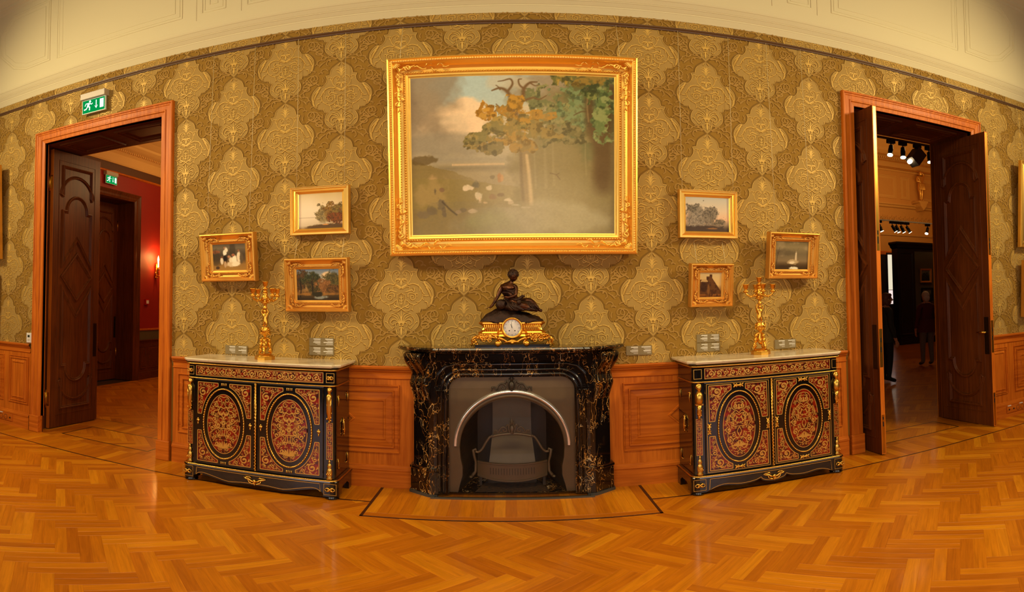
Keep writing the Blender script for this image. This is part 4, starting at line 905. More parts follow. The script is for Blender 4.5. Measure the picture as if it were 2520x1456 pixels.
def cabinet(style, cx, label):
    A = style == 'A'
    root = empty('cabinet', (cx, 0, 0), 0, label, 'cabinet', 'pair of inlaid gilt-mounted cabinets')
    HW, YF = .675, -.455
    body = MB(); body.loops([[(p[0], p[1], z) for p in plan(HW, YF, .055)] for z in (.16, 1.085)], True, 0, False, True, True); body = body.obj('body', M_BLACK, root)
    # base with shaped apron, rounded corner blocks, bun feet
    b = MB(); pl = plan(HW + .025, YF - .02, .06)
    if A: ap = crv([(-.585, .052), (-.56, .075), (-.50, .082), (-.38, .060), (-.26, .038), (-.13, .048), (-.06, .050), (0, .048), (.06, .050), (.13, .048), (.26, .038), (.38, .060), (.50, .082), (.56, .075), (.585, .052)], 3)
    else: ap = crv([(-.585, .030), (-.50, .060), (-.42, .066), (-.30, .052), (-.18, .062), (-.12, .082)], 3) + crv([(-.12, .082), (-.10, .060), (-.05, .046), (0, .042), (.05, .046), (.10, .060), (.12, .082)], 3)[1:] + crv([(.12, .082), (.18, .062), (.30, .052), (.42, .066), (.50, .060), (.585, .030)], 3)[1:]
    b.prism([(-.60, .152)] + ap[:1] + ap[1:] + [(.60, .152)], YF - .018, YF + .02)
    b.obj('apron', M_BLACK, root)
    for s in (-1, 1):
        q = [p for p in pl if p[0] * s > 0]; q = ([(s * .59, -.40)] if s > 0 else []) + (q if s > 0 else q) + ([(s * .59, YF - .02)] if s < 0 else [])
        poly = [(s * .585, YF + .10), (s * .585, YF - .02)] + [(s * (HW + .025 - .06 + .06 * math.sin(PI / 2 * k / 6)), YF - .02 + .06 - .06 * math.cos(PI / 2 * k / 6)) for k in range(7)] + [(s * (HW + .025), YF + .10)]
        b = MB(); b.prism(poly, .028, .152, 'xy'); b.obj('corner_block', M_BLACK, root)
        b = MB(); b.lathe([(.052, 0), (.060, .006), (.060, .016), (.054, .022), (.056, .028)], 20, (s * .64, YF + .04, 0)); b.obj('foot', M_BLACK, root)
        x0, x1 = sorted((s * (HW + .02), s * (HW - .02)))
        b = MB(); b.prism([(YF + .06, .152), (YF + .10, .060), (YF + .16, .085), (-.18, .085), (-.13, .055), (-.13, .0), (-.06, .0), (-.06, .152)], x0, x1, 'yz'); b.obj('side_apron', M_BLACK, root)
        # inlaid line round the corner block and butterfly mount
        xm = s * .642; b = MB(); b.rect(xm - .052, xm + .052, .045, .142, [(0, 0), (0, .0016), (.003, .0016), (.003, 0)], YF - .0205, 0, False); b.obj('brass_line', M_INB, root)
        mount_rosette(xm, .093, YF - .024, .040, .030).obj('butterfly_mount', M_ORM, root)
    b = MB(); b.loops([[(p[0], p[1], z) for p in plan(HW + g, YF - g * .9, .06)] for g, z in ((.025, .150), (.03, .154), (.028, .160), (.012, .166), (.0, .176))], True, 0, False, True, True); b.obj('base_moulding', M_BLACK, root)
    rope(plan(HW + .018, YF - .018, .06, 5), .164, .0085).obj('base_gilding', M_ORM, root, kind='stuff')
    # apron line
    apl = [(p[0] * .96, p[1] + .014) for p in ap]; q = [(-.555, .138)] + apl + [(.555, .138)]
    MB().ribbon(q + [(-.555, .138)], .0042, YF - .0195).obj('brass_line', M_INB, root, fix=False)
    b = MB()                                   # apron mount
    for s in (-1, 1):
        b.tube([(s * x, YF - .028, z) for x, z in ((.0, .085), (.03, .09), (.05, .105), (.075, .108), (.10, .118))], [.007, .009, .008, .008, .003], 6)
        b.tube([(s * x, YF - .028, z) for x, z in ((.0, .07), (.025, .066), (.05, .078), (.06, .10))], [.006, .006, .005, .003], 6)
        b.tube([(s * x, YF - .028, z) for x, z in ((.03, .115), (.045, .125), (.07, .122), (.09, .125))], [.004, .006, .006, .002], 6)
    b.ball((0, YF - .03, .088), (.014, .012, .018), 8, 6); b.tube([(0, YF - .028, .07), (0, YF - .03, .05)], [.007, .002], 6); b.obj('apron_mount', M_ORM, root)
    # frieze
    b = MB(); b.loops([[(p[0], p[1], z) for p in plan(HW + g, YF - g, .058)] for g, z in ((.0, .940), (.008, .944), (.008, .952), (.0, .956))], True, 0, False, True, True); b.obj('frieze_band', M_BLACK, root)
    rope(plan(HW + .006, YF - .006, .058), .948, .006).obj('frieze_gilding', M_ORM, root, kind='stuff')
    fz = MB().rect(-.585, .585, .966, 1.062, [(0, 0), (0, .004), (.002, .005)], YF).obj('drawer_front', M_BLACK, root)
    MB().rect(-.578, .578, .973, 1.055, [(0, 0), (0, .0005), (.0005, .0006)], YF - .005).obj('frieze_panel', M_TORT, fz)
    MB().rect(-.580, .580, .971, 1.057, [(0, 0), (0, .0012), (.005, .0012), (.005, 0)], YF - .005, 0, False).obj('brass_line', M_INB, fz)
    S_ = scrollfill(lambda x, z: .980 < z < 1.048 and -.003 < x < .565, (0, .565, .980, 1.048), 11 if A else 12, .030, .0042, 0., 420)
    S_ += [(spiral(s * .035, 1.014, .030, .006, 1, s * 1.4, 12), .006) for s in (-1, 1)] + [(arc(s * .26, 1.014, .030, 0, 360, 16), .005) for s in (-1, 1)] + [([(-.56, .983), (.56, .983)], .0022), ([(-.56, 1.045), (.56, 1.045)], .0022)]
    lay(S_, YF - .0062).obj('brass_marquetry', M_INB, fz, kind='stuff', fix=False)
    for s in (-1, 1):
        xm = s * .635; MB().rect(xm - .034, xm + .034, .974, 1.052, [(0, 0), (0, .0015), (.004, .0015), (.004, 0)], YF - .001, 0, False).obj('brass_line', M_INB, root)
        if A: mount_rosette(xm, 1.013, YF - .006, .026, .026).obj('corner_mount', M_ORM, root)
    # cornice under the marble
    b = MB(); b.loops([[(p[0], p[1], z) for p in plan(HW + g, YF - g, .058, 5, -.06)] for g, z in ((.0, 1.062), (.006, 1.066), (.012, 1.078), (.022, 1.084), (.026, 1.094))], True, 0, False, True, True); b.obj('cornice', M_BLACK, root)
    rope(plan(HW + .014, YF - .014, .058), 1.074, .007).obj('cornice_gilding', M_ORM, root, kind='stuff')
    b = MB(); b.loops([[(p[0], p[1], z) for p in plan_cut(HW + g, YF - g, .055)] for g, z in ((.03, 1.094), (.036, 1.098), (.036, 1.104), (.042, 1.108), (.042, 1.114), (.036, 1.120))], True, 0, False, True, True); b.obj('marble_top', M_WMARB, root)
    # doors
    for s in (-1, 1):
        x0, x1 = (-.582, -.012) if s < 0 else (.012, .582); xm = (x0 + x1) / 2; zc = .56
        dr_ = MB().cbox(x0, x1, YF - .014, YF, .182, .938, .004).obj('door', M_BLACK, root); Y = YF - .0142
        oa, oc = (.192, .308) if A else (.180, .298); ia, ic = (.158, .265) if A else (.143, .262)
        px0, px1, pz0, pz1 = x0 + .032, x1 - .032, .207, .915
        if not A: MB().rect(x0 + .012, x1 - .012, .190, .930, [(0, 0), (0, .001), (.004, .001), (.004, 0)], Y, 0, False).obj('brass_line', M_INB, dr_)
        ga, gc = oa + .030, oc + .030
        for qx in (-1, 1):                        # spandrels
            for qz in (-1, 1):
                ex_, ez_ = (px1 if qx > 0 else px0), (pz1 if qz > 0 else pz0)
                gx, gz = (.055 if A else .062), (.075 if A else .062)
                hx = xm + qx * gx; hz = zc + qz * gz
                def edge(u, cz_=zc, cx_=xm): return None
                # curved inner side: ellipse between its meeting points with the panel gaps
                a0 = math.acos(min(1, abs(gx) / ga)); zt_ = zc + qz * gc * math.sin(a0); a1 = math.asin(min(1, gz / gc)); 
                cur = [(xm + qx * min(abs(ex_ - xm) - .018, ga * math.cos(a)), zc + qz * min(abs(ez_ - zc) - .018, gc * math.sin(a))) for a in [a0 + (a1 - a0) * k / 14 for k in range(15)]]
                poly = [(hx, ez_)] + cur + [(ex_, hz), (ex_, ez_)]
                sp = MB(); sp.prism(poly if area2(poly) > 0 else poly[::-1], Y - .0012, Y + .001); sp = sp.obj('spandrel', M_TORT, dr_)
                cl = poly + [poly[0]]; lb = MB()
                for k in range(len(cl) - 1): lb.ribbon([cl[k], cl[k + 1]], .0065, Y - .0016 - (k % 2) * 2e-5)
                lb.obj('brass_line', M_INB, sp, fix=False)
                def ins(x, z, qx=qx, qz=qz, ex_=ex_, ez_=ez_, hx=hx, hz=hz):
                    return (x - hx) * qx > .004 and (z - hz) * qz > .004 and (ex_ - x) * qx > .007 and (ez_ - z) * qz > .007 and ((x - xm) / (ga + .006)) ** 2 + ((z - zc) / (gc + .006)) ** 2 > 1
                bb = (min(hx, ex_), max(hx, ex_), min(hz, ez_), max(hz, ez_))
                S2 = scrollfill(ins, bb, 21 + (0 if A else 5), .042, .0040, None, 200)
                if not A: c_ = (ex_ - qx * .055, ez_ - qz * .055); S2 = [z_ for z_ in S2] + [(arc(c_[0], c_[1], .030, 0, 360, 18), .003)]
                lay(S2, Y - .0018).obj('brass_marquetry', M_INB, sp, kind='stuff', fix=False)
        bead_ring(xm, zc, oa, oc, Y - .004, .0085 if A else .0075, 84).obj('oval_frame', M_ORM, dr_, kind='stuff')
        ov = MB(); ov.prism(ell(xm, zc, ia, ic), Y - .004, Y); ov = ov.obj('oval_panel', M_TORT, dr_); Y2 = Y - .0046
        e2 = ell(xm, zc, ia - .004, ic - .004); lb = MB(); lb.ribbon(e2 + e2[:2], .0055, Y2); lb.obj('brass_line', M_INB, ov, fix=False)
        sc = ic / .265
        D_ = []
        def sy(pts, w_, n=4):
            q = crv([(p[0] * ia / .158, p[1] * sc) for p in pts], n) if len(pts) > 2 else [(p[0] * ia / .158, p[1] * sc) for p in pts]
            D_.append(([(xm + p[0], zc + p[1]) for p in q], w_)); D_.append(([(xm - p[0], zc + p[1]) for p in q], w_))
        if A:                                     # canopy, columns, urn, shell
            sy([(.0, .235), (.03, .243), (.052, .222), (.04, .198), (.018, .205), (.02, .22)], .007); sy([(.0, .20), (.02, .16), (.06, .15), (.075, .18), (.06, .205)], .005)
            sy([(.0, .14), (.03, .15), (.045, .125), (.085, .115), (.098, .085), (.08, .07), (.07, .09)], .009); sy([(.01, .10), (.03, .085), (.045, .10), (.045, .12)], belly(.016)); sy([(.002, .115), (.012, .085), (.03, .08)], belly(.014))
            sy([(.060, .10), (.060, -.03)], .006); sy([(.074, .07), (.074, -.03)], .004); sy([(.045, .08), (.045, -.03)], .003); sy([(.0, -.035), (.085, -.035)], .008)
            sy([(.0, .03), (.016, .028), (.018, .01), (.006, -.012), (.012, -.022), (.0, -.024)], .006); sy([(.0, .022), (.008, .02), (.008, .004), (.0, -.006)], .010); sy([(.008, .035), (.02, .055), (.036, .05)], belly(.009)); sy([(.002, .035), (.006, .065), (.02, .075)], belly(.009))
            sy([(.09, -.05), (.055, -.045), (.04, -.065), (.055, -.085), (.072, -.07), (.06, -.062)], .006); sy([(.03, -.05), (.03, -.08), (.05, -.11)], .006); sy([(.0, -.10), (.04, -.10)], .007); sy([(.012, -.05), (.012, -.095)], .006)
            for k in range(5): sy([(.0, -.215), (.010 + .012 * k, -.175 - .006 * k), (.008 + .019 * k, -.15 - .012 * k)], belly(.012))
        else:
            sy([(.0, .235), (.045, .225), (.07, .19), (.06, .155), (.02, .135), (.0, .115)], .006); sy([(.0, .21), (.03, .20), (.045, .178), (.02, .16), (.0, .165)], .005)
            sy([(.0, .10), (.03, .115), (.055, .10), (.055, .06), (.03, .055)], .007); sy([(.062, .115), (.062, .005)], .005); sy([(.0, .005), (.062, .005)], .005); sy([(.05, .10), (.05, .015)], .003); sy([(.0, .07), (.02, .08), (.035, .045), (.01, .035)], belly(.010)); sy([(.0, .03), (.014, .04), (.02, .02)], belly(.010))
            sy([(.0, -.0), (.02, -.04), (.0, -.08), (-.012, -.05)], .006); sy([(.0, -.09), (.05, -.10), (.075, -.15), (.045, -.19), (.02, -.165), (.04, -.15)], .007); sy([(.0, -.12), (.02, -.15), (.0, -.2)], .006); sy([(.0, -.2), (.03, -.215), (.06, -.205)], .006); sy([(.10, .11), (.12, .05), (.09, .0), (.11, -.06), (.10, -.13)], .006)
            for k in range(5): sy([(.0, -.17), (.010 + .012 * k, -.135 - .006 * k), (.008 + .015 * k, -.115 - .010 * k)], belly(.010))
        used = [p for q, _ in D_ for p in q[::2]]
        gridx = np.array(used)
        S3 = scrollfill(lambda x, z: ((x - xm) / (ia - .010)) ** 2 + ((z - zc) / (ic - .010)) ** 2 < 1 and np.min((gridx[:, 0] - x) ** 2 + (gridx[:, 1] - z) ** 2) > .0052 ** 2, (xm, xm + ia, zc - ic, zc + ic), 5 if A else 8, .030, .0045, xm, 110)
        lay(S3 + D_, Y2 - .0004).obj('brass_marquetry', M_INB, ov, kind='stuff', fix=False)
        # small mounts
        if A:
            for z in (.907, .212):
                b = MB()
                for k in range(4): b.tube([(xm - .024 + .016 * k, Y - .002, z - .010), (xm - .016 + .012 * k, Y - .004, z + .010)], .003, 5); b.tube([(xm - .024 + .016 * k, Y - .002, z + .010), (xm - .016 + .012 * k, Y - .004, z - .010)], .003, 5)
                b.obj('lattice_mount', M_INB, dr_)
            for xk in (x0 + .036, x1 - .036):
                b = MB(); b.ball((xk, Y - .004, .568), (.010, .006, .016), 8, 6); b.ball((xk, Y - .004, .588), (.007, .005, .008), 7, 5); b.ball((xk, Y - .004, .546), (.006, .005, .010), 7, 5)
                for s2 in (-1, 1): b.ball((xk + s2 * .009, Y - .003, .575), (.006, .004, .009), 6, 4)
                b.obj('escutcheon', M_ORM, dr_); MB().box(xk - .0015, xk + .0015, Y - .0115, Y - .009, .560, .575).obj('keyhole', M_BLACKHOLE, dr_)
        else:
            for z in (.905, .217): mount_cluster(xm, z, Y - .002, .048, .018, 3).obj('gilt_mount', M_ORM, dr_)
            for xk in (x0 + .030, x1 - .030): mount_cluster(xk, zc, Y - .002, .016, .050, 4).obj('gilt_mount', M_ORM, dr_)
    b = MB(); b.tube([(0, YF - .016, .182), (0, YF - .016, .938)], .009, 6)
    for k in range(54): b.ball((.004 * (-1) ** k, YF - .024, .188 + k * .014), (.006, .004, .008), 5, 3)
    b.obj('centre_gilding', M_ORM, root, kind='stuff')
    # corner posts: bust mount, inlaid strip, foot mount
    for s in (-1, 1):
        xk = s * .632; Yp = YF - .002
        b = MB()
        if A:
            b.ball((xk, Yp - .012, .912), (.017, .017, .021), 10, 8); b.ball((xk, Yp - .006, .918), (.022, .016, .022), 10, 7); b.tube([(xk, Yp - .008, .895), (xk, Yp - .014, .87), (xk - s * .004, Yp - .012, .82), (xk, Yp - .01, .76), (xk, Yp - .008, .70), (xk, Yp - .004, .655)], [.010, .025, .020, .023, .018, .004], 10)
            for k in range(7): b.tube([(xk - .018 + .006 * k, Yp - .018, .85), (xk - .014 + .005 * k, Yp - .026, .79), (xk - .016 + .005 * k, Yp - .018, .72)], .0045, 5)
            for k in range(10): b.ball((xk + .018 * math.sin(k * 2.4), Yp - .014, .66 + .012 * k), .008, 6, 4)
        else:
            b.ball((xk, Yp - .016, .905), (.020, .020, .026), 10, 8); b.ball((xk, Yp - .008, .915), (.027, .018, .027), 10, 7); b.tube([(xk, Yp - .010, .882), (xk, Yp - .016, .85), (xk, Yp - .016, .80), (xk, Yp - .012, .775)], [.012, .030, .030, .026], 10); b.box(xk - .030, xk + .030, Yp - .03, Yp, .765, .777)
            b.tube([(xk + .012 * s, Yp - .03, .80), (xk + .022 * s, Yp - .034, .83), (xk + .004 * s, Yp - .036, .845), (xk - .004 * s, Yp - .034, .82)], .006, 6)
            b.tube([(xk, Yp - .01, .765), (xk, Yp - .014, .73), (xk, Yp - .012, .70), (xk, Yp - .008, .66), (xk, Yp - .004, .642)], [.024, .016, .021, .010, .004], 10)
            for k in range(8): b.ball((xk + .014 * math.sin(k * 2.1), Yp - .02, .67 + .012 * k), .007, 6, 4)
        b.obj('bust_mount', M_ORM, root)
        MB().rect(xk - .026, xk + .026, .345, .652, [(0, 0), (0, .001), (.0005, .0012)], Yp).obj('post_panel', M_TORT, root)
        lb = MB(); lb.rect(xk - .026, xk + .026, .345, .652, [(0, 0), (0, .0022), (.004, .0022), (.004, 0)], Yp, 0, False); lb.obj('brass_line', M_INB, root)
        lay(scrollfill(lambda x, z: xk - .019 < x < xk + .019 and .355 < z < .642, (xk, xk + .02, .355, .642), 31, .016, .0035, xk, 300), Yp - .0018).obj('brass_marquetry', M_INB, root, kind='stuff', fix=False)
        b = MB(); b.lathe([(.024, 0), (.028, .01), (.020, .02), (.024, .045), (.026, .07), (.018, .09), (.014, .098), (.020, .115), (.012, .13), (.006, .14), (.010, .15), (.002, .165)], 12, (xk, Yp - .006, .178), 0, True, 1., .7)
        for k in range(5): b.ball((xk - .016 + .008 * k, Yp - .022, .225 + .01 * (k % 2)), .007, 6, 4)
        b.obj('post_foot_mount', M_ORM, root)
        # side mounts
        xs = s * (HW + .003)
        b = MB(); b.tube([(xs, -.25, .66), (xs + s * .01, -.255, .61), (xs + s * .012, -.25, .56), (xs + s * .008, -.25, .50)], [.004, .010, .009, .003], 8)
        for k in range(7): b.ball((xs + s * .008, -.25 + .018 * math.sin(k * 2.2), .52 + .02 * k), .0075, 6, 4)
        b.obj('side_mount', M_ORM, root)
        for yy, zz in ((-.38, .86), (-.12, .86), (-.38, .25), (-.12, .25)):
            b = MB(); dy = 1 if yy < -.2 else -1; dzv = -1 if zz > .5 else 1
            b.tube([(xs, yy, zz), (xs + s * .004, yy + dy * .004, zz + dzv * .05), (xs, yy, zz + dzv * .085)], [.005, .004, .002], 6); b.tube([(xs, yy, zz), (xs + s * .004, yy + dy * .03, zz + dzv * .006), (xs, yy + dy * .05, zz)], [.005, .004, .002], 6); b.obj('corner_leaf_mount', M_ORM, root)
    return root
cabinet('A', -2.02, 'black cabinet with red marquetry ovals and keyhole mounts left of the fireplace')
cabinet('B', 2.085, 'black cabinet with golden marquetry ovals and leafy gilt mounts right of the fireplace')

# ================================================================== CANDELABRA
def candelabrum(x, y, z, rot, label, flip=1):
    root = empty('candelabrum', (x, y, z), 0, label, 'candelabrum', 'pair of gilt figure candelabra')
    MB().prism([(.085 * math.cos(PI / 8 + k * PI / 4) * (1 if k % 2 else 1.03), .085 * math.sin(PI / 8 + k * PI / 4)) for k in range(8)], .0, .03, 'xy').obj('base', M_GOLD, root)
    b = MB(); b.lathe([(.082, .03), (.078, .036), (.064, .040), (.062, .046), (.050, .050)], 8); b.obj('base_step', M_GOLD, root)
    for k in range(3):
        a = 2 * PI * k / 3 - PI / 2 + .3; ca, sa = math.cos(a), math.sin(a)
        prof = crv([(.052, .055), (.062, .066), (.055, .085), (.042, .082), (.042, .070), (.050, .070)], 4)[::-1] + crv([(.056, .09), (.040, .115), (.036, .14), (.045, .155), (.036, .175), (.012, .185)], 4)
        b = MB(); b.tube([(p[0] * ca, p[0] * sa, p[1]) for p in prof], [.010] * len(prof), 6); b.ball((.044 * ca, .044 * sa, .125), (.018, .018, .026), 7, 5); b.ball((.04 * ca, .04 * sa, .165), (.017, .017, .017), 7, 5); b.tube([(.062 * ca, .062 * sa, .05), (.058 * ca, .058 * sa, .058)], .009, 6); b.obj('scroll_leg', M_GOLD, root)
    b = MB(); b.lathe([(.010, .085), (.024, .10), (.030, .12), (.022, .15), (.016, .175), (.012, .195), (.018, .205), (.040, .225), (.046, .245), (.044, .262), (.036, .27), (.038, .275), (.026, .28)], 14); rr = random.Random(2)
    for k in range(26): a = rr.uniform(0, 2 * PI); b.ball((.041 * math.cos(a), .041 * math.sin(a), rr.uniform(.215, .262)), .009, 5, 4)
    b.obj('urn', M_GOLD, root)
    Jp = dict(pel=(0, 0, .335, .014), wai=(.002, 0, .352, .012), che=(0, -.002, .372, .0145), nec=(0, 0, .392, .006), hed=(.0, -.003, .403, .006), shl=(-.017, 0, .384, .007), ell=(-.030, 0, .405, .0055), hal=(-.020, .0, .432, .0045), shr=(.017, 0, .384, .007), elr=(.028, 0, .408, .0055), har=(.014, 0, .434, .0045), hil=(-.010, 0, .325, .0115), knl=(-.012, -.008, .304, .0085), anl=(-.008, .0, .285, .006), hir=(.010, 0, .325, .0115), knr=(.014, -.006, .306, .0085), anr=(.006, 0, .285, .006))
    for k in Jp: q = Jp[k]; Jp[k] = (q[0] * flip * 1.15, q[1], q[2], q[3] * 1.3)
    pu = skin_body('putto', Jp, [('pel', 'wai'), ('wai', 'che'), ('che', 'nec'), ('nec', 'hed'), ('che', 'shl'), ('shl', 'ell'), ('ell', 'hal'), ('che', 'shr'), ('shr', 'elr'), ('elr', 'har'), ('pel', 'hil'), ('hil', 'knl'), ('knl', 'anl'), ('pel', 'hir'), ('hir', 'knr'), ('knr', 'anr')], 'pel', M_GOLD, root, 1)
    b = MB(); b.ball((0, -.003, .414), (.017, .018, .019), 9, 7); b.obj('putto_head', M_GOLD, pu)
    b = MB(); b.tube(crv([(-.012, .008, .29), (-.022, .012, .32), (-.020, .014, .36), (-.030, .010, .40), (-.024, .006, .43), (-.004, .004, .442)], 4), .006, 6); b.obj('drape', M_GOLD, pu)
    b = MB(); b.lathe([(.016, .436), (.022, .445), (.014, .452), (.015, .475), (.024, .482), (.040, .486), (.040, .492), (.024, .498), (.022, .51), (.032, .53), (.026, .545), (.020, .555), (.024, .565), (.018, .575)], 12); b.obj('stem', M_GOLD, root)
    def cup(cx, cy, cz):
        b = MB(); b.lathe([(.009, -.014), (.021, -.008), (.025, 0), (.014, .006), (.009, .014), (.016, .020), (.021, .032), (.021, .048), (.028, .054), (.028, .059), (.012, .059), (.010, .04)], 12, (cx, cy, cz)); return b
    for k in range(4):
        a = rot + k * PI / 2; ca, sa = math.cos(a), math.sin(a)
        ar = crv([(.012, .520), (.035, .512), (.062, .508), (.095, .512), (.118, .528), (.122, .545)], 4); b = MB(); b.tube([(p[0] * ca, p[0] * sa, p[1]) for p in ar], [.0095 - .0015 * i / 20 for i in range(len(ar))], 6); b.ball((.05 * ca, .05 * sa, .516), (.013, .013, .013), 6, 4); b.ball((.08 * ca, .08 * sa, .503), (.011, .011, .010), 6, 4)
        am_ = b.obj('arm', M_GOLD, root); cup(.122 * ca, .122 * sa, .552).obj('candle_cup', M_GOLD, am_)
    b = MB(); b.lathe([(.012, .573), (.024, .58), (.018, .592), (.010, .60)], 12); b.obj('stem_knop', M_GOLD, root); cup(0, 0, .612).obj('candle_cup', M_GOLD, root)
    return root
candelabrum(-2.04, -.25, 1.1205, math.radians(55), 'gilt candelabrum with putto stem on the cabinet left of the fireplace')
candelabrum(2.115, -.215, 1.1205, math.radians(-10), 'gilt candelabrum with putto stem on the cabinet right of the fireplace', -1)
# ================================================================== PAINTINGS
def vnoise(h, w_, f, seed, oct_=4, ax=1., ay=1.):
    rg = np.random.RandomState(seed); out = np.zeros((h, w_)); amp = 1.; tot = 0
    yy, xx = np.mgrid[0:h, 0:w_].astype(float); yy /= h; xx /= h
    for o in range(oct_):
        fx, fy = f * ax, f * ay; G_ = rg.rand(int(fy) + 4, int(fx * w_ / h) + 4)
        X, Y = xx * fx, yy * fy; i, j = X.astype(int), Y.astype(int); a, b = X - i, Y - j; a = a * a * (3 - 2 * a); b = b * b * (3 - 2 * b)
        v = (G_[j, i] * (1 - a) + G_[j, i + 1] * a) * (1 - b) + (G_[j + 1, i] * (1 - a) + G_[j + 1, i + 1] * a) * b
        out += amp * v; tot += amp; amp *= .55; f *= 2
    return out / tot
class Art:
    def __init__(s, w_, h_, n=110, seed=1):
        s.W = n; s.H = max(8, int(n * h_ / w_)); s.seed = seed; s.v, s.u = np.mgrid[0:s.H, 0:s.W].astype(float); s.u /= s.W - 1; s.v /= s.H - 1; s.c = np.zeros((s.H, s.W, 3)); s.asp = w_ / h_
    def grad(s, stops):
        for k in range(3): s.c[..., k] = np.interp(s.v, [p for p, _ in stops], [c[k] / 255. for _, c in stops])
    def over(s, mask, col):
        m = np.clip(mask, 0, 1)[..., None]; s.c = s.c * (1 - m) + np.array(col) / 255. * m
    def n(s, f, seed, oct_=5, ax=1., ay=1.): return vnoise(s.H, s.W, f, s.seed * 100 + seed, oct_, ax, ay)
    def blob(s, cu, cv, ru, rv, soft=.25, seed=0, rough=.5, f=9.):
        d = np.sqrt(((s.u - cu) / ru) ** 2 + ((s.v - cv) / rv) ** 2) + (s.n(f, seed, 4) - .5) * rough * 2
        return np.clip((1 - d) / soft + .5, 0, 1)
    def line(s, pts, w0, w1=None):
        w1 = w0 if w1 is None else w1; m = np.zeros_like(s.u); q = crv(pts, 6); n_ = len(q)
        for i in range(n_ - 1):
            (ax_, ay_), (bx, by) = q[i], q[i + 1]; ww = w0 + (w1 - w0) * i / n_
            px, py = (s.u - ax_) * s.asp, s.v - ay_; dx, dy = (bx - ax_) * s.asp, by - ay_; L2 = dx * dx + dy * dy + 1e-12; t_ = np.clip((px * dx + py * dy) / L2, 0, 1)
            m = np.maximum(m, np.clip(1.3 - np.hypot(px - t_ * dx, py - t_ * dy) / ww, 0, 1))
        return m
    def leaves(s, cu, cv, ru, rv, col, col2, seed, dens=.5):
        m = s.blob(cu, cv, ru, rv, .10, seed, 1.7 if s.W > 200 else 1.15, 15. if s.W > 200 else 9.); k = s.n(34., seed + 50, 3); s.over(m * np.clip((k - .44 + dens * .25) * 7, 0, 1), col); s.over(m * np.clip((s.n(26., seed + 70, 3) - .50) * 8, 0, 1), col2); s.over(m * np.clip((s.n(34., seed + 80, 3) - .54) * 7, 0, 1) * .8, tuple(q * .62 for q in col))
